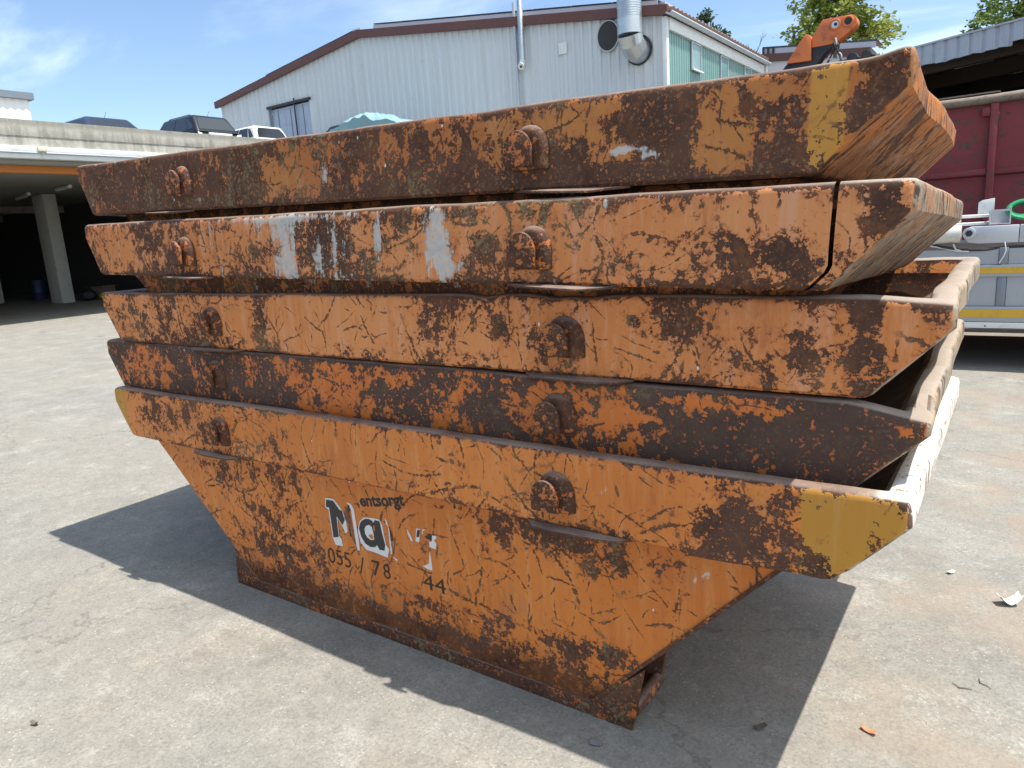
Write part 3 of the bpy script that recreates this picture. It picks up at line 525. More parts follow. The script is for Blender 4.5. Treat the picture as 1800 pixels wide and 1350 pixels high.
    for side in (0, 1):
        sg = -1 if side == 0 else 1; y0 = 0 if side == 0 else W
        for i in (0, 1):
            px = pins[i]; pz = pins[2]
            a = arch(px, pz-.068, .140, .136)
            a2 = [(px+(x-px)*.80, pz-.068+(z-(pz-.068))*.88) for x, z in a]
            n = len(a); mb = MB()
            ys = (y0+sg*-.012, y0+sg*.008, y0+sg*.026)
            vs = [(x, ys[0], z) for x, z in a]+[(x, ys[1], z) for x, z in a]+[(x, ys[2], z) for x, z in a2]
            fs = [(j, (j+1) % n, (j+1) % n+n, j+n) for j in range(n)]+[(j+n, (j+1) % n+n, (j+1) % n+2*n, j+2*n) for j in range(n)]+[tuple(range(2*n, 3*n))]
            mb.add(vs, fs)
            lug = mb.build('lifting_lug', STEEL, root, bevel=.006)
            MB().tube([(px-.020, y0+sg*.01, pz-.002), (px-.020, y0+sg*.044, pz-.002)], .034, 16).build('pin', STEEL, lug, smooth=True)
            c = arch(px-.020, pz-.060, .104, .108, 12)
            MB().prism([(x, y0+sg*.040, z) for x, z in c], (0, sg*.014, 0)).build('end_cap', STEEL, lug, bevel=.005)
            fx, fz = fl[i], fl[2]
            bend = random.uniform(-.006, .006)
            g = [(fx, 0, fz), (fx+.045, .040, fz-.004+bend), (fx+.14, .052, fz-.005), (fx+.29, .050, fz-.006-bend), (fx+.355, .034, fz-.004), (fx+.405, 0, fz)]
            MB().prism([(x, y0+sg*(y-.012), z) for x, y, z in g], (0, 0, -.008)).build('guide_plate', PLATE, root, bevel=.0025)
    return root
SKIPS = {}
SKIPS[5] = make_skip(5, 'orange skip at the bottom of the stack with worn black lettering on its side')
SKIPS[4] = make_skip(4, 'dark heavily rusted skip, second from the bottom of the stack, with a dusty end lip')
SKIPS[3] = make_skip(3, 'faded orange skip in the middle of the stack with its right end open to view')
SKIPS[2] = make_skip(2, 'orange skip second from the top, streaked with white splashes and split by a black crack')
SKIPS[1] = make_skip(1, 'topmost brown rusted skip with ochre stripes and a bent up right corner')
def lowest_skip_details():
    root = SKIPS[5]; W = SK_W
    run = [(.83, 0.0), (3.084, 0.0), (3.132, .245), (2.918, .057), (1.02, .057), (.84, .19)]
    for s, yy in ((1, .0675), (-1, W-.0675)):
        MB().prism([(x, yy, z) for x, z in run], (0, s*.016, 0)).build('foot_plate', FOOTM, root, bevel=.002)
        y2 = yy+s*.215
        for pl in ([(2.95, .02), (3.084, .02), (3.128, .24), (2.95, .08)], [(.845, .02), (.98, .02), (.98, .09), (.85, .185)]):
            MB().prism([(x, y2, z) for x, z in pl], (0, s*.014, 0)).build('foot_plate', FOOTM, root, bevel=.002)
        for bx in (3.085, .87):
            MB().tube([(bx, yy+s*.017, .075), (bx, y2-s*.001, .075)], .024, 14).build('hook_bar', STEEL, root, smooth=True)
        # thin closing strip where the sloping ends meet the side plate
    for s in (1,):
        MB().prism([(3.578, .069, .735), (3.5945, .069, .735), (2.9415, .069, .065), (2.925, .069, .065)], (0, -.006, 0)).build('edge_strip', STEEL, root)
        MB().tube([(3.50, .0665, .645), (3.50, .0665, .712)], .003, 6).build('weld_seam', STEEL, root)
    # ---- lettering, worn stick-on letters and sprayed numbers
    def ink(name, c, th, rough=.4, sc=34):
        b = NB(name); P = b.obj; n = b.noise(P, sc, 6, .75); n2 = b.noise(b.map(P, (1, 1, 1), (0, .5, 0)), 9, 5, .7)
        w = b.step(b.add(b.mul(n, .6), b.mul(n2, .4)), th, th+.02)
        pc = b.mix(b.noise(P, 2, 3), (.55, .165, .025), (.62, .20, .03)); rc = b.mix(n2, (.06, .03, .024), (.20, .07, .025))
        b.set(color=b.mix(w, c, b.mix(b.step(n2, .45, .55), pc, rc)), rough=rough); return b.m
    WHT = ink('worn_white_film', (.62, .63, .64), .64); BLK = ink('worn_black_film', (.016, .016, .018), .61)
    BLK2 = ink('worn_black_stencil', (.02, .016, .014), .575, .6, 60); NUM = ink('worn_black_numbers', (.022, .014, .010), .64, .6, 50); ORG = ink('bare_orange_spot', (.50, .16, .026), .7); LEGM = ink('scraped_letter', (.20, .082, .034), .52, .7, 60)
    def flat(polys, yy, m, name='lettering', thick=.0012):
        for p in polys: MB().prism([(x, yy, z) for x, z in p], (0, -thick, 0)).build(name, m, root)
    flat(WHITE, .0690, WHT); flat(BLACK, .0676, BLK); flat([HOLE], .0662, WHT); flat([ORANGE], .0648, ORG); flat(GAP, .0662, ORG); flat(LEG, .0690, LEGM); flat(LEGB, .0676, BLK)
    def text(s, size, x, z, rot, yy, m, bold=0.0, squeeze=1.0, shear=0.0):
        c = bpy.data.curves.new('lettering', 'FONT'); c.body = s; c.size = size; c.offset = bold; c.extrude = .0006; c.shear = shear; c.resolution_u = 4
        t = bpy.data.objects.new('lettering', c); col.objects.link(t); bpy.context.view_layer.update()
        me = bpy.data.meshes.new_from_object(t.evaluated_get(bpy.context.evaluated_depsgraph_get())); col.objects.unlink(t); bpy.data.objects.remove(t)
        mm = Matrix.Translation((x, yy, z)) @ Matrix.Rotation(-rot, 4, 'Y') @ Matrix.Rotation(R(90), 4, 'X') @ Matrix.Diagonal((squeeze, 1, 1, 1))
        me.transform(mm); me.name = 'lettering'; me.materials.clear()
        return link('lettering', me, m, root)
    text('entsorgt', .072, 1.838, .602, R(10.5), .0690, BLK2, .0026, 1.08)
    text('055', .106, 1.579, .287, R(.8), .0690, NUM, -.0006, 1.0)
    text('/', .115, 1.782, .280, R(.8), .0690, NUM, -.0010, 1.2)
    text('7', .102, 1.860, .291, R(1), .0690, NUM, -.0002, 1.12)
    text('8', .098, 1.930, .293, R(1), .0690, NUM, -.0010, .98)
    text('44', .092, 2.158, .303, R(.5), .0690, NUM, -.0002, 1.38)
lowest_skip_details()
# ------------------------------------------------------------------ shared surfaces of the yard
CONC = simple('weathered_concrete', (.30, .29, .265), .9, var=.2, scale=1.2, bump=.3, bscale=30, dirt=(.16, .155, .14), dirt_amt=.5)
def parapet_material():
    b = NB('streaked_concrete'); P = b.obj; x = b.sep(P)
    st = b.noise(b.map(P, (3.5, 3.5, .35)), 1.0, 7, .7, .3); n = b.noise(P, 1.4, 7, .68); f = b.noise(P, 9, 6, .7)
    c = b.mix(b.step(st, .36, .62), (.27, .26, .225), (.44, .425, .38)); c = b.mix(b.step(n, .52, .68, 0, .6), c, (.155, .15, .128))
    c = b.mix(b.step(f, .57, .70, 0, .7), c, (.52, .50, .45))
    top = b.step(b.mad(b.math('SUBTRACT', st, .5), .35, x[2]), 5.30, 5.46, 0, .60); c = b.mix(top, c, (.125, .125, .105))
    b.set(color=c, rough=.92); b.bump(f, .5, .02); return b.m
PARA = parapet_material()
WMETAL = simple('white_sheet_metal', (.66, .69, .69), .45, var=.06, scale=.8, dirt=(.40, .40, .37), dirt_amt=.35)
def cladding_material():
    b = NB('pale_cladding'); P = b.obj; n = b.noise(P, .35, 5, .6); st = b.noise(b.map(P, (3.3, 3.3, .16)), 1.0, 6, .65)
    c = b.mix(n, (.52, .56, .59), (.60, .635, .66)); c = b.mix(b.step(st, .50, .70, 0, .38), c, (.40, .42, .42))
    c = b.mix(b.step(b.noise(P, 3.2, 7, .7), .60, .72, 0, .25), c, (.36, .33, .29))
    b.set(color=c, rough=.5, spec=.4); return b.m
CLAD = cladding_material()
BROWN = simple('brown_fascia', (.115, .045, .038), .55, var=.12, scale=1.5, dirt=(.16, .09, .07), dirt_amt=.3)
GALV = simple('galvanised_steel', (.52, .55, .57), .32, metal=.75, var=.15, scale=4)
DULLZ = simple('dull_zinc', (.46, .50, .54), .5, metal=.4, var=.12, scale=2)
BLACKP = simple('black_paint', (.018, .018, .02), .45, scale=5, dirt=(.06, .05, .045), dirt_amt=.4)
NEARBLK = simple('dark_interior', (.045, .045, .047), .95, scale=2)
ALU = simple('aluminium_board', (.36, .39, .43), .38, metal=.35, var=.10, scale=2.2, dirt=(.36, .36, .35), dirt_amt=.35)
ALUD = simple('aluminium_post', (.22, .25, .29), .45, metal=.4, var=.1)
WHITEP = simple('white_paint', (.70, .71, .70), .4, var=.06, scale=3, dirt=(.42, .37, .31), dirt_amt=.35)
YELLOW = simple('yellow_stripe', (.62, .37, .03), .45, var=.10, scale=3, dirt=(.40, .25, .06), dirt_amt=.4)
RUBBER = simple('tyre_rubber', (.02, .02, .021), .85, bump=.2)
SOLAR = simple('solar_glass', (.015, .020, .035), .12, var=.1, spec=.6)
LILAC = simple('grey_backsheet', (.46, .46, .52), .6, var=.05)
PLASTER = simple('white_plaster', (.66, .64, .64), .9, var=.05, scale=1)

# ------------------------------------------------------------------ upper yard the cars stand on
def upper_yard():
    m = simple('yard_paving', (.20, .195, .185), .95, var=.2, scale=.7)
    tag(box('upper_yard', (-75, 15.92, .0), (-6.2, 19.6, 4.68), CONC), kind='structure')
    tag(box('upper_yard', (-110, -26, 4.52), (-18.56, 15.90, 4.78), m), kind='structure')
    tag(box('upper_yard', (-120, 19.62, 0), (-26.4, 75, 4.70), m), kind='structure')
upper_yard()
def parking_garage():
    root = empty('parking_garage', (0, 0, 0), label='open concrete garage with parked cars on its roof, left behind the stack', cat='garage')
    X = -18.3
    box('parapet', (X-.24, -26, 5.085), (X, 15.9, 5.52), PARA, root, bevel=.012)
    box('fascia_beam', (X-.24, -26, 4.965), (X-.022, 15.9, 5.083), PARA, root)
    box('fascia_beam', (X-.24, -26, 4.83), (X-.004, 15.9, 4.963), PARA, root)
    box('gutter_board', (X-.25, -26, 4.675), (X+.075, 15.9, 4.826), WMETAL, root, bevel=.006)
    box('gutter_board', (X-.25, -26, 4.505), (X+.035, 15.9, 4.665), WMETAL, root, bevel=.006)
    MB().tube([(X+.070, -26, 4.655), (X+.070, 15.9, 4.655)], .020, 8).build('cable_pipe', DULLZ, root, smooth=True)
    jb = box('junction_box', (X+.06, 7.60, 4.69), (X+.15, 7.83, 4.81), simple('cream_plastic', (.62, .58, .44), .5), root, bevel=.01)
    MB().tube([(X+.10, 7.72, 4.69), (X+.09, 7.73, 4.54)], .018, 8).build('stub_pipe', DULLZ, root)
    box('ceiling', (-52, -26, 4.40), (X-.26, 15.9, 4.50), simple('ceiling_concrete', (.27, .265, .235), .95, scale=.8, var=.25), root)
    OR = simple('orange_beam', (.50, .17, .03), .6, var=.15)
    box('orange_beam', (-19.22, -26, 4.20), (-19.0, 15.9, 4.39), OR, root)
    for x in (-35.6, -43.0):
        box('ceiling_beam', (x-.22, -26, 4.08), (x+.22, 15.9, 4.398), CONC, root)
    PIL = simple('pillar_concrete', (.46, .455, .43), .9, var=.16, scale=1.1, dirt=(.30, .29, .27), dirt_amt=.4)
    for x, y in ((-29.3, 11.75), (-34.95, 11.2), (-41.0, 10.6), (-29.3, -.5), (-35, -.5), (-29.3, -13)):
        box('pillar', (x, y, 0), (x+1.0, y+.5, 4.075 if x < -30 else 4.398), PIL, root, bevel=.02)
    box('back_wall', (-52, -26, 0), (-51.7, 15.9, 4.4), NEARBLK, root)
    box('end_wall', (-52, 15.6, 0), (X-.26, 15.9, 4.4), NEARBLK, root)
    box('end_wall', (-52, -26.3, 0), (X-.26, -26, 4.9), CONC, root)
    LAMP = simple('lamp_diffuser', (.62, .62, .58), .4)
    for (x0, y0, x1, y1) in ((-27.5, 10.95, -28.1, 11.05), (-28.3, 11.15, -29.9, 11.45), (-24.2, 11.0, -25.6, 11.15)):
        MB().tube([(x0, y0, 4.33), (x1, y1, 4.33)], .07, 8).build('tube_lamp', LAMP, root)
parking_garage()
def garage_clutter():
    o = MB().tube([(0, 0, 0), (0, 0, .05), (0, 0, .30), (0, 0, .32), (0, 0, .60), (0, 0, .62), (0, 0, .9)], [.29, .30, .30, .315, .30, .315, .29], 20).build('barrel', simple('blue_plastic', (.018, .03, .10), .5), smooth=True)
    o.location = (-34.2, 13.3, 0); tag(o, 'blue barrel in the dark garage behind the pillar', 'barrel')
    def sack(name, label, cat, x, y, s, c, sz=.7):
        vs, fs = [], []; n, mm = 14, 9
        for i in range(mm+1):
            t = math.pi*i/mm
            for j in range(n):
                a = 2*math.pi*j/n; d = 1+.22*mnoise.noise(Vector((math.cos(a)*2+x, math.sin(a)*2, t*1.5)))
                vs.append((s*d*math.sin(t)**.7*math.cos(a), s*d*.8*math.sin(t)**.7*math.sin(a), max(0, s*sz*(1-math.cos(t))*d*.9)))
        for i in range(mm):
            for j in range(n): fs.append((i*n+j, (i+1)*n+j, (i+1)*n+(j+1) % n, i*n+(j+1) % n))
        o = MB().add(vs, fs).build(name, simple(name+'_skin', c, .6), smooth=True); o.location = (x, y, 0); tag(o, label, cat)
    sack('rubbish_bag', 'black rubbish bag beside the garage pillar', 'bag', -28.2, 12.75, .36, (.015, .015, .017))
    sack('garden_sack', 'bright green sack lying in the garage next to the pillar', 'sack', -27.75, 13.25, .30, (.28, .50, .05), .55)
    r = empty('crate_box', (-28.4, 13.5, 0), .3, 'brown cardboard box behind the bags in the garage', 'box')
    M = simple('cardboard', (.16, .11, .085), .9)
    box('carton', (-.35, -.3, 0), (.35, .3, .55), M, r); box('flap', (-.36, -.52, .54), (.36, -.30, .56), M, r); box('flap', (-.36, .30, .54), (.36, .52, .56), M, r)
garage_clutter()

# ------------------------------------------------------------------ cars
CARGLASS = simple('car_glass', (.030, .036, .042), .06, var=.1, spec=.9)
TRIM = simple('black_trim', (.02, .02, .022), .5)
RED = simple('red_lamp', (.45, .015, .02), .2, spec=.7)
CLEARL = simple('clear_lamp', (.75, .77, .80), .15, spec=.8)
def car_paint(name, c, metal=.0):
    b = NB(name); b.set(color=b.mix(b.noise(b.obj, 2, 3), c, tuple(v*.9 for v in c)), rough=.22, metal=metal, coat=.6); return b.m
def make_car(name, label, loc, rz, paint, L=4.3, Wd=1.78, H=1.5, belt=.98, hood=.95, cab=(.10, .75, .55, 1.65), tail=RED, rails=False, lowglass=False, trunk=None):
    """local axes: rear bumper at x=0, nose at x=-L; cab = rear glass foot, rear roof edge, front roof edge offset from screen foot, screen foot measured from nose"""
    root = empty(name, loc, rz, label, 'car')
    xr0, xr1, sc, nose = cab; xf0 = -(L-nose); xf1 = xf0+sc; hw = Wd/2
    prof = [(0, .46, .62, .86), (-.06, .28, belt-.12, .95), (-.22, .24, belt, .985), (-L*.25, .2, belt, 1), (-L*.55, .2, belt-.01, 1), (xf0+.02, .2, belt-.03, 1), (xf0-.35, .22, hood-.02, .985), (-L+.35, .25, hood-.13, .95), (-L+.08, .30, hood-.24, .86), (-L, .42, .60, .72)]
    secs = []
    for x, zb, zt, wf in prof:
        w = hw*wf; zm = zb+(zt-zb)*.55
        half = [(0, zb), (w*.86, zb), (w*.97, zb+.10), (w, zm), (w*.985, zt-.10), (w*.93, zt-.015), (w*.80, zt+.012), (0, zt+.03)]
        secs.append([(x, y, z) for y, z in half]+[(x, -y, z) for y, z in half[-2:0:-1]])
    n = len(secs[0]); vs = [p for s in secs for p in s]
    fs = [(i*n+k, i*n+(k+1) % n, (i+1)*n+(k+1) % n, (i+1)*n+k) for i in range(len(secs)-1) for k in range(n)]+[tuple(range(n-1, -1, -1)), tuple((len(secs)-1)*n+k for k in range(n))]
    me = MB().add(vs, fs).mesh('body', smooth=True); link('body', me, paint, root)
    # cabin with four faces and a domed roof
    wb, wt = hw*.93, hw*.75; zb = belt-.02; zr = H
    base = [(-xr0, wb), (-xr0, -wb), (xf0, -wb), (xf0, wb)]; top = [(-xr1, wt), (-xr1, -wt), (xf1, -wt), (xf1, wt)]
    vs = [(x, y, zb) for x, y in base]+[(x, y, zr) for x, y in top]
    bm = bmesh.new(); bv = [bm.verts.new(v) for v in vs]
    for f in ((0, 1, 5, 4), (1, 2, 6, 5), (2, 3, 7, 6), (3, 0, 4, 7), (4, 5, 6, 7), (3, 2, 1, 0)): bm.faces.new([bv[i] for i in f])
    bmesh.ops.recalc_face_normals(bm, faces=bm.faces)
    bmesh.ops.bevel(bm, geom=[e for e in bm.edges if max(v.co.z for v in e.verts) > zr-.01], offset=.11, segments=5, affect='EDGES', profile=.55)
    me = bpy.data.meshes.new('cabin'); bm.to_mesh(me); bm.free(); me.shade_smooth(); me.set_sharp_from_angle(angle=R(30))
    link('cabin', me, paint, root)
    def pane(nm, q, uv, m=CARGLASS, off=.012, parent=root):
        q = [Vector(p) for p in q]; nn = (q[1]-q[0]).cross(q[3]-q[0]).normalized()
        f = lambda u, v: q[0].lerp(q[1], u).lerp(q[3].lerp(q[2], u), v)
        pts = [f(u, v) for u, v in uv]; c = sum((Vector(p) for p in q), Vector())/4
        if nn.dot(c-Vector((xf0*.5-xr0*.5, 0, belt+.2))) < 0: nn = -nn
        MB().prism([p-nn*.004 for p in pts], nn*off).build(nm, m, parent)
    V = lambda i: vs[i]
    rear = (V(0), V(1), V(5), V(4)); front = (V(2), V(3), V(7), V(6)); sl = (V(0), V(3), V(7), V(4)); sr = (V(1), V(2), V(6), V(5))
    pane('rear_window', rear, [(.075, .14), (.925, .14), (.91, .62), (.86, .84), (.14, .84), (.09, .62)]); pane('windscreen', front, [(.06, .08), (.94, .08), (.90, .84), (.10, .84)])
    for s in (sl, sr):
        pane('side_window', s, [(.06, .22), (.17, .14), (.20, .82), (.125, .74)])
        pane('side_window', s, [(.20, .14), (.50, .13), (.50, .84), (.22, .84)]); pane('side_window', s, [(.525, .13), (.90, .13), (.83, .84), (.525, .84)])
    for sy in (1, -1):
        MB().prism([(-.035, sy*hw*.60, belt-.27), (-.035, sy*hw*.90, belt-.22), (-.10, sy*hw*.95, belt-.05), (-.12, sy*hw*.72, belt-.10)], (.045, 0, 0)).build('tail_light', tail, root)
        box('mirror', (xf0-.05+.2, sy*(hw+.02)-.09, belt), (xf0+.28, sy*(hw+.02)+.09, belt+.15), paint, root, bevel=.03)
        if rails: MB().tube([(-xr1-.1, sy*wt*.9, zr-.03), (-xr1-.25, sy*wt*.92, zr+.012), (xf1+.4, sy*wt*.92, zr+.012), (xf1+.15, sy*wt*.9, zr-.03)], .016, 8).build('roof_rail', TRIM, root)
    if lowglass: box('tailgate_trim', (-.075, -hw*.5, belt-.16), (.0, hw*.5, belt-.06), CLEARL, root, bevel=.01)
    else: box('number_plate', (-.02, -.26, .60), (.012, .26, .71), WHITEP, root)
    for x in (-.82, -L+.88):
        for sy in (1, -1):
            w = MB().tube([(x, sy*(hw-.20), .32), (x, sy*(hw+.005), .32)], .32, 24).build('wheel', RUBBER, root, bevel=.02)
            MB().tube([(x, sy*(hw-.05), .32), (x, sy*(hw+.012), .32)], .20, 16).build('rim', GALV, w)
    MB().tube([(-xr1-.15, 0, zr), (-xr1+.02, 0, zr+.16)], .006, 5).build('aerial', TRIM, root)
    return root
def cars():
    make_car('parked_car', 'dark blue hatchback on the garage roof, leftmost of the cars above the parapet', (-19.75, 10.75, 4.80), 0, car_paint('dark_blue_paint', (.035, .05, .09), .3), 4.5, 1.85, 1.34, .90, .88, (.05, .62, .7, 1.5))
    make_car('parked_car', 'black estate car with roof rails parked on the garage roof', (-19.75, 14.42, 4.78), 0, car_paint('black_paint_gloss', (.012, .013, .017), .3), 4.6, 1.84, 1.72, 1.12, 1.05, (.12, .55, .7, 1.5), CLEARL, True, True)
    make_car('parked_car', 'white hatchback with a red tail light parked in front of the hall door', (-20.0, 16.98, 4.70), 0, car_paint('white_gloss', (.72, .74, .74)), 4.0, 1.74, 1.66, 1.13, 1.0, (.14, .42, .75, 1.25))
    make_car('parked_car', 'dark low car half hidden between the white hatchback and the covered car', (-16.4, 18.29, 4.70), 0, car_paint('anthracite_gloss', (.02, .022, .03), .3), 3.45, 1.20, 1.40, .92, .9, (.2, .8, .7, 1.3))
cars()
def covered_car():
    m = simple('teal_tarpaulin', (.20, .335, .365), .6, var=.12, scale=3, bump=.4, bscale=3)
    root = empty('covered_car', (-12.5, 16.80, 4.47), R(0), 'car under a draped pale teal tarpaulin in front of the hall', 'car')
    L = 4.9; st = [(0, .62, .80), (-.12, 1.05, .86), (-.9, 1.18, .88), (-1.55, 1.42, .72), (-1.95, 1.47, .70), (-2.6, 1.40, .72), (-3.4, 1.06, .88), (-4.3, .98, .88), (-4.75, .86, .82), (-4.9, .5, .75)]
    xs = np.linspace(0, -L, 50); n = 31; vs = []; fs = []
    for x in xs:
        h = float(np.interp(-x, [-s[0] for s in st], [s[1] for s in st])); w = float(np.interp(-x, [-s[0] for s in st], [s[2] for s in st]))
        for j in range(n):
            t = j/(n-1)*2-1; a = abs(t)
            y = math.copysign(min(1, a*1.55), t)*w*(1 if a < .65 else 1+.10*(a-.65)); z = h if a < .62 else h*(1-((a-.62)/.38))+.05
            if a < .62: z = h-.10*(a/.62)**4
            fold = .035*mnoise.noise(Vector((x*3.2, t*3, 1)))+.05*max(0, a-.4)*math.sin(x*11+3*mnoise.noise(Vector((x*2, 0, 0))))
            rad = .065*math.sin(math.atan2(t*1.2, x+1.95)*9)*math.exp(-((x+1.95)/1.0)**2)+.03*math.sin(x*7+4*mnoise.noise(Vector((x, t*2, 5))))*min(1, a*1.5)
            vs.append((x, y*(1+.5*fold), max(.04, z+fold*.5+rad)))
    for i in range(len(xs)-1):
        for j in range(n-1): a = i*n+j; fs.append((a, a+1, a+n+1, a+n))
    MB().add(vs, fs).build('tarpaulin', m, root, smooth=True)
    for x in (-.9, -4.0):
        for y in (-.75, .75): MB().tube([(x, y-.1, .31), (x, y+.1, .31)], .31, 18).build('wheel', RUBBER, root)
covered_car()

# ------------------------------------------------------------------ industrial hall
def roofz(x, pts=((-26.3, 8.07), (-16.95, 9.22), (-4.66, 7.46))):
    return float(np.interp(x, [p[0] for p in pts], [p[1] for p in pts]))
def hall():
    root = empty('industrial_hall', (-15.4, 19, 0), 0, 'long pale corrugated hall with brown roof fascia and silver duct, behind the stack', 'building')
    inv = Matrix.Translation((15.4, -19, 0))
    def P(o): o.data.transform(inv); return o
    def panel(x0, x1, zlow):
        per, n = .3043, max(1, round((x1-x0)/.3043)); w = (x1-x0)/n; prof = []
        for i in range(n):
            a = x0+i*w; prof += [(a, 0), (a+w*.30, 0), (a+w*.42, .045), (a+w*.88, .045)]
        prof.append((x1-.004, 0))
        vs = []; fs = []
        for x, d in prof: vs += [(x, 18.995+d, zlow), (x, 18.995+d, roofz(x)+.05)]
        for i in range(len(prof)-1): fs.append((2*i, 2*i+2, 2*i+3, 2*i+1))
        # folded back edge so that the sheet has a thickness
        b = len(vs); vs += [(x0, 19.06, zlow), (x0, 19.06, roofz(x0)+.05), (x1-.004, 19.06, zlow), (x1-.004, 19.06, roofz(x1)+.05)]
        fs += [(b, 0, 1, b+1), (2*len(prof)-2, b+2, b+3, 2*len(prof)-1), (b+2, b, b+1, b+3)]
        P(MB().add(vs, fs).build('cladding_panel', CLAD, root))
    for a in np.linspace(-26.16, -22.71, 5)[:-1]: panel(a, a+3.45/4, 4.6)
    for a in np.linspace(-22.71, -20.19, 4)[:-1]: panel(a, a+.84, 7.55)
    xs = np.linspace(-20.19, -4.80, 18)
    for a, c in zip(xs[:-1], xs[1:]): panel(a, c, 0.0)
    P(MB().box((-26.2, 19.10, 0), (-4.72, 19.2, 7.3)).build('inner_wall', NEARBLK, root))
    # sliding door
    DOORM = simple('door_sheet', (.36, .42, .52), .5, var=.08, scale=1, dirt=(.26, .29, .34), dirt_amt=.4)
    for x0, x1 in ((-22.66, -21.85), (-21.84, -21.05), (-21.04, -20.24)):
        d = P(box('door_leaf', (x0, 19.03, 4.7), (x1, 19.07, 7.46), DOORM, root, bevel=.008)); P(box('door_rib', ((x0+x1)/2-.02, 19.005, 4.75), ((x0+x1)/2+.02, 19.028, 7.4), ALUD, d))
    P(box('door_track', (-22.85, 18.90, 7.50), (-20.05, 18.985, 7.60), BLACKP, root)); P(box('door_post', (-22.77, 18.93, 4.7), (-22.69, 18.985, 7.49), ALUD, root)); P(MB().tube([(-21.05, 18.93, 7.7), (-21.05, 18.93, 4.8)], .03, 8).build('door_bar', BLACKP, root))
    # fascia and roof
    for (xa, xb) in ((-26.42, -16.95), (-16.95, -4.60)):
        za, zb = roofz(xa) if xa > -26.3 else 8.055, roofz(xb) if xb < -4.66 else 7.455
        P(MB().prism([(xa, 18.84, za), (xb, 18.84, zb), (xb, 18.84, zb+.27), (xa, 18.84, za+.27)], (0, .13, 0)).build('roof_fascia', BROWN, root))
        P(MB().prism([(xa, 18.98, za+.06), (xb, 18.98, zb+.06), (xb, 18.98, zb+.24), (xa, 18.98, za+.24)], (0, 9.6, 0)).build('roof', simple('roof_sheet', (.22, .13, .10), .8), root))
    # solar panels on the roof, seen edge-on
    def solar(xa, xb, lift, y0=18.98, y1=20.4):
        za, zb = roofz(xa)+.27+lift, roofz(xb)+.27+lift
        s = P(MB().prism([(xa, y0, za), (xb-.03, y0, zb), (xb-.03, y0, zb+.035), (xa, y0, za+.035)], (0, y1-y0, 0)).build('solar_panel', SOLAR, root))
        P(MB().prism([(xa+.3, y0+.07, za-lift+.002), (xb-.3, y0+.07, zb-lift+.002), (xb-.3, y0+.07, zb-.002), (xa+.3, y0+.07, za-.002)], (0, .05, 0)).build('panel_support', LILAC, s))
    e = np.linspace(-22.7, -17.2, 5)
    for a, c in zip(e[:-1], e[1:]): solar(a, c, .07)
    e = np.linspace(-16.15, -4.95, 9)
    for a, c in zip(e[:-1], e[1:]): solar(a, c, .17)
    P(MB().prism([(-16.2, 19.00, roofz(-16.2)+.272), (-4.95, 19.00, roofz(-4.95)+.272), (-4.95, 19.00, roofz(-4.95)+.425), (-16.2, 19.00, roofz(-16.2)+.425)], (0, .02, 0)).build('back_sheet', LILAC, root))
    P(box('ridge_cap', (-17.15, 18.86, 9.47), (-16.75, 28.5, 9.53), DULLZ, root))
    # thin flue, conduit, sign plate
    P(MB().tube([(-9.56, 18.84, 11.5), (-9.56, 18.84, 8.6), (-9.56, 18.84, 8.58), (-9.56, 18.84, 7.10)], [.085, .085, .098, .098], 14).build('flue_pipe', GALV, root, smooth=True))
    fl = P(MB().tube([(-9.56, 18.84, 7.10), (-9.555, 18.80, 6.96), (-9.54, 18.70, 6.90)], [.10, .105, .115], 14).build('flue_cap', WMETAL, root, smooth=True)); P(MB().tube([(-9.54, 18.703, 6.90), (-9.538, 18.685, 6.898)], .04, 10).build('cap_hole', BLACKP, fl))
    P(MB().tube([(-9.85, 18.92, 8.9), (-9.85, 18.92, 5.0)], .05, 8).build('conduit', DULLZ, root))
    P(box('sign_plate', (-8.28, 18.965, 7.06), (-7.98, 18.985, 7.40), WHITEP, root))
    # big silver duct with a mitred elbow into the wall, dark disc for the shaded opening beside it
    pts = []; rr = []; z = 11.5
    while z > 7.36:
        pts += [(-5.56, 18.42, z), (-5.56, 18.42, z-.055)]; rr += [.345, .352]; z -= .065; pts.append((-5.56, 18.42, z)); rr.append(.345)
    P(MB().tube(pts, rr, 24).build('exhaust_duct', GALV, root, smooth=True))
    P(MB().tube([(-5.56, 18.42, 7.44), (-5.56, 18.42, 7.02)], .362, 24).build('duct_collar', GALV, root, smooth=True))
    P(MB().tube([(-5.56, 18.42, 7.03), (-5.555, 18.50, 6.83), (-5.55, 18.68, 6.70), (-5.55, 19.08, 6.66)], [.355, .355, .352, .35], 24).build('duct_elbow', GALV, root))
    P(MB().tube([(-5.55, 18.97, 6.70), (-5.55, 18.985, 6.70)], .42, 24).build('black_collar', BLACKP, root))  # plain black ring where the elbow meets the wall
    n = 28; el = [(-6.52+.36*math.cos(2*math.pi*i/n), 18.93, 7.27+.43*math.sin(2*math.pi*i/n)) for i in range(n)]
    P(MB().tube(el, .022, 8, closed=True).build('vent_ring', DULLZ, root, smooth=True)); P(MB().prism(el, (0, .055, 0)).build('vent_dark_disc', NEARBLK, root))  # solid disc, the opening's inner shade is its dark colour
    # corner trim and the green glazed long side
    P(box('corner_trim', (-4.80, 18.93, 0), (-4.655, 19.10, 7.44), WMETAL, root, bevel=.01))
    P(box('eaves_board', (-4.80, 19.12, 7.135), (-4.64, 28.55, 7.44), WHITEP, root)); P(box('drip_rail', (-4.70, 19.10, 7.095), (-4.60, 28.4, 7.13), WHITEP, root))
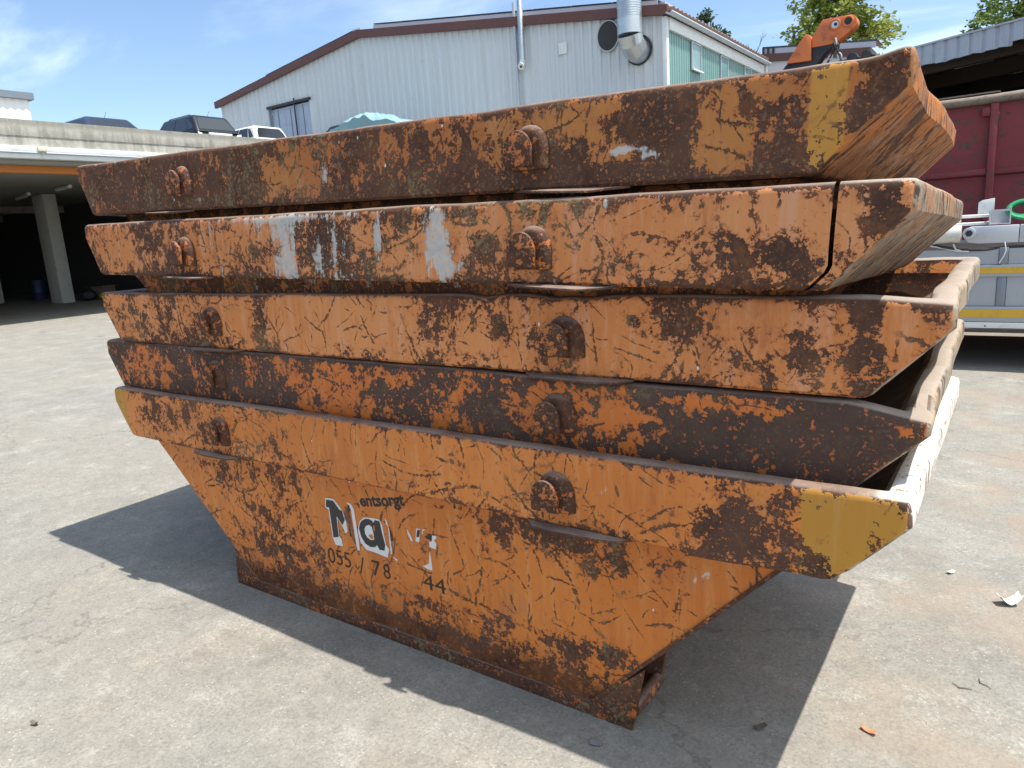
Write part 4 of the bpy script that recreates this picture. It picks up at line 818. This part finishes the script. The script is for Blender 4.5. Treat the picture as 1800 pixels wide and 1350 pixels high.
    P(MB().prism([(-4.63, 18.80, 7.47), (-4.50, 18.80, 7.42), (-4.42, 18.80, 7.49), (-4.44, 18.80, 7.53), (-4.50, 18.80, 7.46), (-4.62, 18.80, 7.52)], (0, 9.85, 0)).build('gutter', DULLZ, root))
    GREEN = simple('green_glazing', (.155, .285, .270), .30, var=.12, scale=.6, dirt=(.23, .34, .325), dirt_amt=.5)
    PANE = simple('window_pane', (.16, .28, .29), .12, var=.1, spec=.7)
    ys = np.linspace(19.12, 28.3, 11); wins = {2: 1, 5: 1, 8: 1}
    for i, (a, c) in enumerate(zip(ys[:-1], ys[1:])):
        nr = 5; w = (c-a-.02)/nr; vs = []; fs = []
        for j in range(nr):
            y = a+j*w
            for yy, d in ((y, 0), (y+w*.5, 0), (y+w*.58, .018), (y+w*.92, .018)): vs += [(-4.705+d, yy, 0), (-4.705+d, yy, 7.1)]
        vs += [(-4.705, c-.02, 0), (-4.705, c-.02, 7.1)]
        for j in range(len(vs)//2-1): fs.append((2*j, 2*j+2, 2*j+3, 2*j+1))
        P(MB().add(vs, fs).build('glazing_panel', GREEN, root))
    for (a, c, z0, z1) in ((20.83, 21.61, 6.29, 7.08), (23.46, 24.20, 6.29, 7.08), (26.02, 26.80, 6.29, 7.08)):
        fr = MB()
        for q in (((-4.68, a, z0), (-4.635, a+.04, z1)), ((-4.68, c-.04, z0), (-4.635, c, z1)), ((-4.68, a+.042, z0), (-4.637, c-.042, z0+.04)), ((-4.68, a+.042, z1-.035), (-4.637, c-.042, z1))): fr.box(*q)
        f = P(fr.build('window', DULLZ, root)); P(box('pane', (-4.675, a+.05, z0+.05), (-4.655, c-.05, z1-.04), PANE, f)); P(box('sill', (-4.64, a-.04, z0-.05), (-4.57, c+.04, z0-.003), WMETAL, f))
    TILE = simple('clay_tile', (.13, .075, .055), .85, var=.3, scale=6)
    for i in range(32):
        y = 18.95+i*.30; P(MB().tube([(-4.50, y+.15, 7.565), (-4.95, y+.15, 7.615)], .13, 8).build('roof_tile', TILE, root))
    for a, c in ((19.3, 20.95), (21.15, 24.9), (25.1, 26.9), (27.1, 28.5)):
        P(MB().prism([(-4.85, a, 7.70), (-4.85, a, 7.93), (-6.0, a, 8.05), (-6.0, a, 7.82)], (0, c-a, 0)).build('solar_panel', LILAC, root))
    P(MB().tube([(-4.58, 28.5, 7.45), (-4.58, 28.5, 0)], .05, 8).build('downpipe', WMETAL, root))
    P(box('far_wall', (-26.2, 28.5, 0), (-4.7, 28.6, 7.3), PLASTER, root)); P(box('far_wall', (-26.2, 19.3, 0), (-26.1, 28.5, 7.9), PLASTER, root))
    # soot runs below the openings
    for x, w, h in ((-6.72, .05, .30), (-6.50, .04, .45), (-6.33, .03, .22), (-5.62, .05, .40), (-5.42, .04, .28)): pass
hall()
def annex():
    root = empty('annex_building', (-3, 30, 0), 0, 'low white building with brown fascia and solar panels, behind the orange crane arm', 'building')
    inv = Matrix.Translation((3, -30, 0))
    def P(o): o.data.transform(inv); return o
    z = lambda x: 8.165-.118*(x+5.06)
    P(box('wall', (-5.4, 30.1, 0), (-1.2, 36, 7.4), PLASTER, root))
    P(MB().prism([(-5.5, 30.12, 7.35), (-1.2, 30.12, 7.35), (-1.2, 30.12, z(-1.2)-.28), (-5.5, 30.12, z(-5.5)-.28)], (0, 5, 0)).build('wall', PLASTER, root))
    P(MB().prism([(-5.6, 30, z(-5.6)-.29), (-1.15, 30, z(-1.15)-.29), (-1.15, 30, z(-1.15)), (-5.6, 30, z(-5.6))], (0, 6, 0)).build('roof_fascia', BROWN, root))
    e = np.linspace(-5.2, -.9, 4)
    for a, c in zip(e[:-1], e[1:]):
        s = P(MB().prism([(a, 30.1, z(a)+.23), (c-.05, 30.1, z(c)+.23), (c-.05, 30.1, z(c)+.29), (a, 30.1, z(a)+.29)], (0, 1.2, 0)).build('solar_panel', SOLAR, root))
        P(MB().prism([(a+.04, 30.12, z(a)+.003), (c-.09, 30.12, z(c)+.003), (c-.09, 30.12, z(c)+.228), (a+.04, 30.12, z(a)+.228)], (0, .03, 0)).build('panel_support', LILAC, s))
    for x in (-5.2, -5.0, -4.8): P(box('vent_slat', (x, 30.05, z(x)+.01), (x+.08, 30.10, z(x)+.24), BLACKP, root))
annex()
def far_left_building():
    root = empty('corrugated_shed', (-44.4, 10.75, 4.7), R(0), 'small white corrugated shed with a grey roof edge at the far left', 'building')
    vs = []; fs = []; n = 60
    M = simple('white_corrugated', (.78, .79, .77), .5, var=.04)
    for i in range(n+1):
        x = -12+12*i/n; d = -.05*(i % 2); vs += [(x, d, 0), (x, d, 6.45)]
    for i in range(n): fs.append((2*i, 2*i+2, 2*i+3, 2*i+1))
    MB().add(vs, fs).build('wall', M, root)
    vs = []; fs = []; n = 40
    for i in range(n+1):
        y = 8*i/n; d = .05*(i % 2); vs += [(d, y, 0), (d, y, 6.45)]
    for i in range(n): fs.append((2*i, 2*i+2, 2*i+3, 2*i+1))
    MB().add(vs, fs).build('wall', M, root)
    MB().prism([(-12.2, -.25, 6.40), (.25, -.25, 6.40), (.25, -.25, 6.78), (-12.2, -.25, 6.78)], (0, 8.5, 0)).build('roof', simple('grey_roof_edge', (.17, .20, .24), .6), root)
    for x in (-2.5, -1.2, -.3): box('roof_bracket', (x, -.2, 6.781), (x+.25, .1, 6.90), ALUD, root)
far_left_building()

# ------------------------------------------------------------------ open shed on the right
def open_shed():
    D = Vector((.89, -.456, 0)).normalized(); Nn = Vector((.456, .89, 0)).normalized()
    p0 = Vector((3.097, 13.0, 0)); rz = math.atan2(D.y, D.x)
    root = empty('open_shed', p0, rz, 'open dark shed with corrugated metal roof edge, right behind the red container', 'shed')
    SH = simple('shed_sheet', (.46, .50, .55), .45, metal=.15, var=.10, scale=1.2, dirt=(.30, .33, .37), dirt_amt=.4)
    rnd = random.Random(3)
    s = -2.4
    while s < 9:
        w = .62; per = w/3; prof = []
        for i in range(3): a = s+i*per; prof += [(a, 0), (a+per*.62, 0), (a+per*.72, .03), (a+per*.90, .03)]
        prof.append((s+w-.006, 0)); vs = []; fs = []; dz = rnd.uniform(-.03, .03); tl = rnd.uniform(-.02, .02)
        for x, d in prof:
            t = (x-s)/w; jag = .020*mnoise.noise(Vector((x*7, 0, 0)))
            vs += [(x, d, 4.115+dz+tl*t+jag), (x, d, 4.425)]
        for i in range(len(prof)-1): fs.append((2*i, 2*i+2, 2*i+3, 2*i+1))
        sh = MB().add(vs, fs).build('roof_sheet', SH, root); sh.modifiers.new('t', 'SOLIDIFY').thickness = .004
        s += w
    MB().prism([(-2.5, -.02, 4.426), (9, -.02, 4.426), (9, 8, 4.62), (-2.5, 8, 4.62)], (0, 0, .03)).build('roof', SH, root)
    DK = simple('shed_timber', (.060, .050, .042), .9, scale=4, var=.3)
    for y in (.35, 2.2, 4.2, 6.2): MB().box((-2.4, y, 4.02), (8.9, y+.16, 4.30)).build('beam', DK, root)
    for x in np.arange(-2, 9, 1.2): MB().box((x, .1, 4.305), (x+.1, 7.9, 4.41)).build('rafter', DK, root)
    MB().box((-2.5, 7.9, 0), (9, 8.0, 4.6)).build('back_wall', NEARBLK, root); MB().box((-2.5, .3, 0), (-2.4, 7.9, 4.42)).build('side_wall', NEARBLK, root); MB().box((8.9, .3, 0), (9, 7.9, 4.42)).build('side_wall', NEARBLK, root)
    for x in (-2.2, 2.9, 8.6): MB().box((x, .32, 0), (x+.18, .5, 4.01)).build('post', DK, root)
open_shed()
# ------------------------------------------------------------------ red roll-off container
def red_container():
    root = empty('roll_off_container', (4, 9.8, 0), 0, 'large dull red steel container with rusty top rail, behind the aluminium trailer', 'container')
    b = NB('chalky_red_paint'); P = b.obj; n = b.noise(P, 1.3, 6, .6); n2 = b.noise(P, 7, 7, .7)
    c = b.mix(n, (.195, .025, .031), (.255, .046, .050)); wob = b.vadd(P, b.vscale(b.noise(P, 3, 3, .6, 0, True), .5))
    sc = b.mul(b.step(b.noise(b.map(wob, (5, 5, 22), (0, .9, 0)), 1.0, 4, .65), .57, .60), b.step(b.noise(P, 1.8, 3, .6), .46, .54)); sc = b.mx(sc, b.mul(b.step(b.noise(b.map(wob, (5, 5, 20), (0, -.5, 0), (3, 0, 0)), 1.0, 4, .65), .585, .61), b.step(b.noise(P, 2.2, 3, .6), .46, .54)))
    sc = b.mx(sc, b.step(n2, .60, .63)); sc = b.mx(sc, b.step(b.noise(b.map(P, (9, 9, 1.6), (0, .5, 0)), 1.0, 4, .6), .67, .70))
    w = b.step(b.mad(b.attr('edge'), .25, n2), .66, .70); sc = b.mx(sc, w)
    c = b.mix(sc, c, b.mix(n2, (.04, .028, .028), (.14, .075, .06))); b.set(color=c, rough=.7); b.bump(n2, .3, .01); REDP = b.m
    RUST = simple('rusty_rail', (.24, .19, .15), .85, var=.3, scale=6, dirt=(.12, .06, .045), dirt_amt=.8, bump=.5)
    X0, X1, D = -3.6, 3.4, 2.4; zt = 3.06
    ps = [X0+.02+i*1.02 for i in range(8)]; off = -.345-(-3.6+.02+3*1.02); ps = [p+off for p in ps]
    ps = [p for p in ps if X0-.1 < p < X1]
    for a, c_ in zip(ps[:-1], ps[1:]):
        box('wall_panel', (a+.047, .03, .35), (c_-.047, .045, zt-.10), REDP, root)
    box('far_wall', (X0, D-.05, .35), (X1, D, zt-.1), REDP, root); box('end_wall', (X0-.06, .02, .35), (X0, D, zt-.1), REDP, root); box('end_wall', (X1, .02, .35), (X1+.06, D, zt-.1), REDP, root); box('floor', (X0, .05, .28), (X1, D-.05, .345), REDP, root)
    for p in ps:
        box('post', (p-.045, -.045, .30), (p+.045, .028, zt-.12), REDP, root, bevel=.008)
        for zz in (2.84,): box('lug', (p-.14, -.03, zz-.05), (p-.047, .028, zz+.06), REDP, root, bevel=.006)
    for a, c_ in zip(ps[:-1], ps[1:]):
        MB().prism([(a+.047, .029, 2.13), (a+.047, -.02, 2.115), (a+.047, -.02, 2.055), (a+.047, .029, 2.03)], (c_-a-.094, 0, 0)).build('mid_rail', REDP, root, bevel=.004)
        MB().prism([(a+.047, .029, 1.13), (a+.047, -.02, 1.115), (a+.047, -.02, 1.055), (a+.047, .029, 1.03)], (c_-a-.094, 0, 0)).build('mid_rail', REDP, root, bevel=.004)
    for y in (-.005, D): MB().tube([(x, y, zt-.055+.006*math.sin(x*3)) for x in np.linspace(X0-.05, X1+.05, 24)], .058, 12).build('top_rail', RUST, root, smooth=True)
    for x in (X0-.02, X1+.02): MB().tube([(x, .05, zt-.055), (x, D-.05, zt-.055)], .055, 12).build('top_rail', RUST, root, smooth=True)
    box('cover_strip', (-1.6, -.02, zt+.012), (-.30, .05, zt+.03), RUST, root)
    for x in (X0+.3, X1-.3): MB().tube([(x, .25, .15), (x, D-.25, .15)], .14, 14).build('roller', RUST, root)
red_container()

# ------------------------------------------------------------------ truck with aluminium side boards
def flatbed_truck():
    root = empty('flatbed_truck', (4.5, 6.9, 0), 0, 'aluminium sided truck with yellow striped rails and an orange crane arm, right of the stack', 'truck')
    ox, oy = 4.5, 6.9
    def P(o): o.data.transform(Matrix.Translation((-ox, -oy, 0))); return o
    y = 6.9; X0, X1 = 1.0, 9.0
    def rail(z0, z1):
        P(box('side_rail', (X0, y-.020, z0), (X1, y+.02, z1), ALU, root, bevel=.004))
        h = z1-z0; P(box('yellow_stripe', (X0, y-.0235, z0+h*.30), (X1, y-.0205, z0+h*.80), YELLOW, root))
    P(box('sill_strip', (X0, y-.018, .432), (X1, y+.03, .492), WHITEP, root, bevel=.004)); rail(.497, .655); rail(.955, 1.075)
    px = [3.88-.92*i for i in range(-5, 4)]; px.sort(); px = [p for p in px if X0 < p < X1-.1]
    ed = [X0]+px+[X1]
    for a, c in zip(ed[:-1], ed[1:]):
        a2 = a+(.078 if a in px else 0)
        P(box('side_board', (a2+.004, y+.006, .658), (c-.004, y+.026, .952), ALU, root)); P(box('side_board', (a2+.004, y+.006, 1.078), (c-.004, y+.026, 1.235), ALU, root))
    for p in px: P(box('board_post', (p, y-.006, .658), (p+.078, y+.03, .952), ALUD, root, bevel=.004)); P(box('board_post', (p, y-.006, 1.078), (p+.078, y+.03, 1.245), ALUD, root, bevel=.004))
    P(box('bolt_head', (3.80, y-.022, .447), (3.812, y-.018, .462), BLACKP, root))
    P(box('chassis', (X0, y+.10, .50), (X1, 9.1, 1.0), BLACKP, root)); P(box('bed', (X0, y+.03, 1.02), (X1, 9.2, 1.20), BLACKP, root)); P(box('side_board', (X0, 9.2, .45), (X1, 9.23, 1.235), ALU, root))
    # aluminium beam, hydraulic cylinder and its pin
    GREYB = simple('grey_beam', (.50, .52, .55), .4, metal=.3, var=.08, dirt=(.36, .36, .36), dirt_amt=.3)
    CYL = simple('cream_cylinder', (.62, .60, .54), .4, var=.08, scale=8, dirt=(.30, .25, .20), dirt_amt=.4)
    P(MB().prism([(3.605, y+.02, 1.30), (3.70, y+.02, 1.288), (4.03, y+.02, 1.288), (4.03, y+.02, 1.462), (3.62, y+.02, 1.462), (3.57, y+.02, 1.43), (3.56, y+.02, 1.36)], (0, .10, 0)).build('lift_beam', GREYB, root, bevel=.008)); P(MB().prism([(4.035, y+.02, 1.288), (X1, y+.02, 1.288), (X1, y+.02, 1.462), (4.035, y+.02, 1.462)], (0, .10, 0)).build('lift_beam', GREYB, root, bevel=.008))
    P(MB().tube([(2.0, y+.07, 1.385), (3.10, y+.07, 1.385), (3.11, y+.07, 1.385), (3.54, y+.07, 1.388)], [.088, .088, .094, .094], 20).build('hydraulic_cylinder', CYL, root, smooth=True))
    pn = P(MB().tube([(3.612, y+.02, 1.397), (3.612, y-.012, 1.397)], .058, 20).build('pivot_boss', DULLZ, root, bevel=.004)); P(MB().tube([(3.612, y-.012, 1.397), (3.612, y-.022, 1.397)], .034, 6).build('pivot_bolt', BLACKP, pn))
    P(MB().tube([(3.30, y+.05, 1.285), (3.42, y+.0, 1.262), (3.55, y-.005, 1.232), (3.75, y, 1.228), (3.95, y+.03, 1.245), (4.2, y+.04, 1.25)], .014, 8).build('hose', BLACKP, root, smooth=True))
    P(MB().tube([(3.25, y+.05, 1.285), (3.40, y+.01, 1.255), (3.52, y-.01, 1.222), (3.62, y-.01, 1.215)], .009, 6).build('hose', CYL, root, smooth=True)); P(MB().tube([(3.48, y+.02, 1.29), (3.50, y-.01, 1.245), (3.56, y-.012, 1.222)], .010, 6).build('hose', CYL, root, smooth=True))
    P(MB().tube([(3.92, y-.01, 1.30), (3.935, y-.03, 1.22), (3.92, y-.035, 1.16), (3.885, y-.03, 1.09)], .006, 6).build('cable', WHITEP, root, smooth=True))
    # ledges and fittings on top of the bed
    P(box('ledge', (2.2, y+.14, 1.47), (3.76, y+.55, 1.50), WHITEP, root, bevel=.005)); P(box('ledge', (2.2, y+.30, 1.545), (3.765, y+.60, 1.575), WHITEP, root, bevel=.005)); P(box('ledge_step', (3.3, y+.2, 1.505), (3.52, y+.28, 1.54), GREYB, root, bevel=.01))
    br = MB()
    for q in (((3.770, y+.06, 1.470), (3.782, y+.30, 1.615)), ((3.942, y+.06, 1.470), (3.954, y+.30, 1.640)), ((3.784, y+.06, 1.472), (3.940, y+.30, 1.484)), ((3.784, y+.28, 1.486), (3.940, y+.30, 1.612))): br.box(*q)
    P(br.build('bracket', GREYB, root)); P(box('bracket_lip', (3.784, y+.06, 1.600), (3.940, y+.08, 1.618), GREYB, root))
    P(MB().prism([(3.66, y+.34, 1.58), (3.80, y+.34, 1.58), (3.80, y+.34, 1.735), (3.69, y+.34, 1.718), (3.66, y+.34, 1.695)], (0, .03, 0)).build('white_flap', WHITEP, root, bevel=.003))
    for i in range(2):
        px_ = 6.2+i*1.5
    for x in (2.6, 6.6, 7.7):
        for yy in (7.15, 8.75):
            w = P(MB().tube([(x, yy-.14, .48), (x, yy+.14, .48)], .48, 28).build('wheel', RUBBER, root, bevel=.03)); P(MB().tube([(x, yy-.145, .48), (x, yy+.145, .48)], .27, 20).build('rim', DULLZ, w))
    for x in (3.25, 5.6): P(box('mudguard', (x, y+.04, .50), (x+.05, y+.5, 1.0), BLACKP, root))
    # orange crane arm standing up behind the stack
    OR = simple('crane_orange', (.58, .155, .045), .5, var=.16, scale=3, dirt=(.14, .05, .03), dirt_amt=.55)
    Y = 7.6
    arm = P(MB().prism([(1.10, Y, 1.2), (1.62, Y, 1.2), (1.944, Y, 3.394), (2.04, Y, 3.513), (2.173, Y, 3.605), (2.106, Y, 3.587), (1.895, Y, 3.59), (1.893, Y, 3.447), (1.608, Y, 3.459), (1.50, Y, 3.34)], (0, .16, 0)).build('crane_arm', BLACKP, root, bevel=.008))
    n = 9; tip = [(2.285+.082*math.cos(a), Y-.004, 3.786+.082*math.sin(a)) for a in np.linspace(R(78), R(-52), n)]
    P(MB().prism([(1.888, Y-.004, 3.592), (1.888, Y-.004, 3.705), (2.0, Y-.004, 3.872)]+tip+[(2.186, Y-.004, 3.617), (2.106, Y-.004, 3.589)], (0, .168, 0)).build('crane_head', OR, root, bevel=.006))
    P(MB().prism([(1.610, Y-.03, 3.461), (1.886, Y-.03, 3.449), (1.882, Y-.03, 3.700), (1.860, Y-.03, 3.735), (1.825, Y-.03, 3.745), (1.795, Y-.03, 3.722)], (0, .20, 0)).build('crane_cheek', OR, root, bevel=.006))
    for hx, hz, m in ((2.140, 3.792, GALV), (2.276, 3.800, BLACKP)):
        ring = [(hx+.050*math.cos(a), Y-.014, hz+.050*math.sin(a)) for a in np.linspace(0, 2*math.pi, 21)[:-1]]
        rg = P(MB().tube(ring, .012, 8, closed=True).build('pin_ring', OR, root, smooth=True)); P(MB().tube([(hx, Y-.005, hz), (hx, Y-.016, hz)], .044, 20).build('pin', m, rg)); P(MB().tube([(hx+.006, Y-.016, hz), (hx+.006, Y-.03, hz)], .018, 12).build('pin_core', BLACKP, rg))
    def chain(pts):
        pts = [Vector(p) for p in pts]; tot = sum((q-p).length for p, q in zip(pts, pts[1:])); nl = max(2, int(tot/.052))
        for i in range(nl):
            d = i*tot/nl; k = 0
            while k < len(pts)-2 and d > (pts[k+1]-pts[k]).length: d -= (pts[k+1]-pts[k]).length; k += 1
            t = (pts[k+1]-pts[k]).normalized(); c = pts[k]+t*d
            s = Vector((1, 0, 0)) if i % 2 else Vector((0, 1, 0)); s = (s-t*s.dot(t)).normalized()
            lk = [c+t*(.036*math.cos(a))+s*(.020*math.sin(a)) for a in np.linspace(0, 2*math.pi, 13)[:-1]]
            P(MB().tube(lk, .0085, 6, closed=True).build('chain_link', BLACKP if i % 3 else DULLZ, root, smooth=True))
    chain([(2.155, Y-.02, 3.60), (2.13, Y-.03, 3.50), (2.07, Y-.03, 3.38), (2.03, Y, 3.05)]); chain([(2.165, Y-.05, 3.60), (2.19, Y-.06, 3.48), (2.235, Y-.06, 3.36), (2.25, Y, 3.0)])
    for x in (2.33, 2.48):
        s = P(MB().tube([(x, Y-.03, 3.405), (x, Y+.10, 3.405)], .055, 16).build('sheave', BLACKP, root, bevel=.006))
    P(box('sheave_bar', (2.18, Y+.01, 3.31), (2.56, Y+.06, 3.40), BLACKP, root))
    P(MB().prism([(2.2, Y+.02, 1.2), (2.6, Y+.02, 1.2), (2.52, Y+.02, 3.31), (2.24, Y+.02, 3.31)], (0, .05, 0)).build('stanchion', BLACKP, root))
flatbed_truck()
def hose_coil():
    G = simple('green_hose', (.010, .26, .10), .35, var=.12)
    vs = []; pts = []
    for i in range(5*22+1):
        t = i/22; a = 2*math.pi*t; r = .105+.018*math.sin(t*1.7); pts.append((4.06+r*math.cos(a)*1.25+.02*math.sin(t*2), 7.12+.07*math.sin(a)+.030*(t-2.5), 1.605+r*.72*math.sin(a)))
    o = MB().tube(pts, .019, 8).build('hose_coil', G, smooth=True); tag(o, 'coil of bright green hose lying on the truck bed', 'hose')
    o.data.transform(Matrix.Translation((-4.06, -7.12, -1.5))); o.location = (4.06, 7.12, 1.5)
hose_coil()

# ------------------------------------------------------------------ trees
def leaf_material(name, c0, c1, c2):
    b = NB(name); P = b.obj; n = b.noise(P, .9, 4, .6); f = b.noise(P, 14, 3, .6)
    g = b.mix(b.step(n, .38, .62), c0, c1); g = b.mix(b.step(f, .5, .68, 0, .8), g, c2)
    b.set(color=g, rough=.55, spec=.3)
    tr = b.N.new('ShaderNodeBsdfTranslucent'); b.L(g, tr.inputs[0]); mxs = b.N.new('ShaderNodeMixShader'); mxs.inputs[0].default_value = .38
    b.L(b.bsdf.outputs[0], mxs.inputs[1]); b.L(tr.outputs[0], mxs.inputs[2]); b.L(mxs.outputs[0], b.out.inputs[0]); return b.m
BARK = simple('tree_bark', (.10, .08, .06), .95, scale=5, var=.3)
def tree(name, label, loc, base_h, blobs, nleaf, lsize, lm, seedv, droop=.2, trunk_r=.25):
    """blobs: list of (x, y, z, rx, ry, rz) crown masses relative to the trunk foot"""
    rs = np.random.default_rng(seedv); root = empty(name, loc, 0, label, 'tree')
    tr = MB(); tr.tube([(0, 0, 0), (.1, .05, base_h*.5), (0, 0, base_h), (.15, 0, base_h*1.25), (.1, .05, base_h*1.5)], [trunk_r, trunk_r*.8, trunk_r*.65, trunk_r*.4, trunk_r*.12], 10)
    for b in blobs:
        st = (0, 0, base_h*.75+rs.random()*base_h*.3); mid = ((st[0]+b[0])*.45, (st[1]+b[1])*.45, (st[2]+b[2])*.5+.15)
        tr.tube([st, mid, b[:3], (b[0]*1.1, b[1]*1.1, b[2]+b[5]*.6)], [trunk_r*.35, trunk_r*.24, trunk_r*.12, trunk_r*.03], 7)
        for q in range(3):
            d = rs.normal(size=3); d /= np.linalg.norm(d); tr.tube([b[:3], (b[0]+d[0]*b[3]*.5, b[1]+d[1]*b[4]*.5, b[2]+d[2]*b[5]*.4+.1), (b[0]+d[0]*b[3]*.95, b[1]+d[1]*b[4]*.95, b[2]+d[2]*b[5]*.9)], [trunk_r*.12, trunk_r*.07, trunk_r*.02], 5)
    tr.build('trunk', BARK, root, smooth=True)
    V = []; F = []; tot = sum(b[3]*b[4]*b[5] for b in blobs)
    for b in blobs:
        n = int(nleaf*b[3]*b[4]*b[5]/tot); nt = max(6, n//26)
        d = rs.normal(size=(nt, 3)); d /= np.linalg.norm(d, axis=1)[:, None]; rad = rs.random(nt)**.42*(.85+.3*rs.random(nt))
        tips = d*rad[:, None]*np.array(b[3:6])+np.array(b[:3])
        for t in tips:
            m = 26; sp = rs.normal(size=(m, 3))*np.array([.36, .36, .20])*(lsize*2.3)
            sp[:, 2] -= droop*np.abs(sp[:, 0])
            for p in t+sp:
                u = rs.normal(size=3); u[2] *= .5; u /= np.linalg.norm(u); w = np.cross(u, rs.normal(size=3)); w /= np.linalg.norm(w); s = lsize*(.6+.8*rs.random())
                k = len(V); V += [p-u*s*.5, p+w*s*.28, p+u*s*.5, p-w*s*.28]; F.append((k, k+1, k+2, k+3))
    me = bpy.data.meshes.new('crown'); me.from_pydata([tuple(map(float, v)) for v in V], [], F); me.update(); link('crown', me, lm, root)
    return root
def trees():
    LIME = leaf_material('lime_leaves', (.20, .26, .045), (.33, .37, .08), (.45, .46, .15)); GREEN = leaf_material('green_leaves', (.10, .17, .035), (.17, .25, .06), (.27, .33, .10)); CON = leaf_material('pine_needles', (.035, .07, .03), (.06, .10, .04), (.10, .14, .06))
    tree('deciduous_tree', 'broad yellow green tree rising behind the low white building', (-6.6, 50.2, 4.7), 5.5, [(0, 0, 8.3, 2.6, 2.4, 1.6), (-1.9, 0, 7.5, 1.9, 1.8, 1.25), (2.0, .3, 7.6, 1.9, 1.8, 1.4), (-.8, .2, 10.2, 2.0, 1.9, 1.6), (1.3, -.2, 10.4, 2.0, 1.8, 1.5), (.2, 0, 12.0, 1.7, 1.6, 1.2), (0, 0, 6.6, 2.6, 2.0, .8)], 9500, .30, LIME, 11)
    tree('deciduous_tree', 'darker green tree showing above the metal roof edge at the upper right', (2.6, 56, 4.7), 5.5, [(0, 0, 8.2, 2.6, 2.4, 1.4), (-1.6, 0, 7.4, 1.3, 1.5, .7), (-2.9, 0, 6.6, .9, 1.0, .55), (2.4, 0, 8.6, 2.2, 2.0, 1.6), (.3, 0, 10.0, 2.2, 2.0, 1.3), (3.6, 0, 10.2, 2.0, 2.0, 1.2)], 8000, .27, GREEN, 23)
    tree('conifer', 'dark pine top peeping over the hall roof', (-13.3, 45.6, 4.7), 6.2, [(-.15, 0, 9.0, .32, .3, .75), (-.75, 0, 8.7, .28, .3, .55), (.45, 0, 8.6, .28, .3, .55), (0, 0, 8.2, 1.0, .8, .4), (1.15, 0, 8.25, .25, .25, .5), (.1, 0, 9.5, .18, .2, .4)], 1300, .26, CON, 31, .0, .16)
    # leafless tree
    root = empty('bare_tree', (-10.5, 47.1, 4.7), 0, 'thin leafless tree between hall roof and yellow green tree', 'tree'); rs = random.Random(5); mb = MB(); tw = MB()
    mb.tube([(0, 0, 0), (.05, 0, 4), (0, 0, 7.2)], [.12, .08, .03], 7)
    def br(p, d, l, r, k, target):
        q = p+d*l; target.tube([p, (p+q)/2+Vector((rs.uniform(-.05, .05), rs.uniform(-.05, .05), .02)), q], [r, r*.8, r*.5], 5)
        if k: 
            for i in range(3): br(p+d*l*rs.uniform(.45, 1), (d+Vector((rs.uniform(-.7, .7), rs.uniform(-.7, .7), rs.uniform(-.1, .5)))).normalized(), l*.62, r*.55, k-1, tw)
    for i in range(9): br(Vector((.03, 0, 4.8+i*.3)), Vector((rs.uniform(-.9, .9), rs.uniform(-.9, .9), .75)).normalized(), 1.1-.05*i, .022, 2, tw)
    mb.build('trunk', BARK, root, smooth=True); tw.build('twigs', BARK, root)
trees()
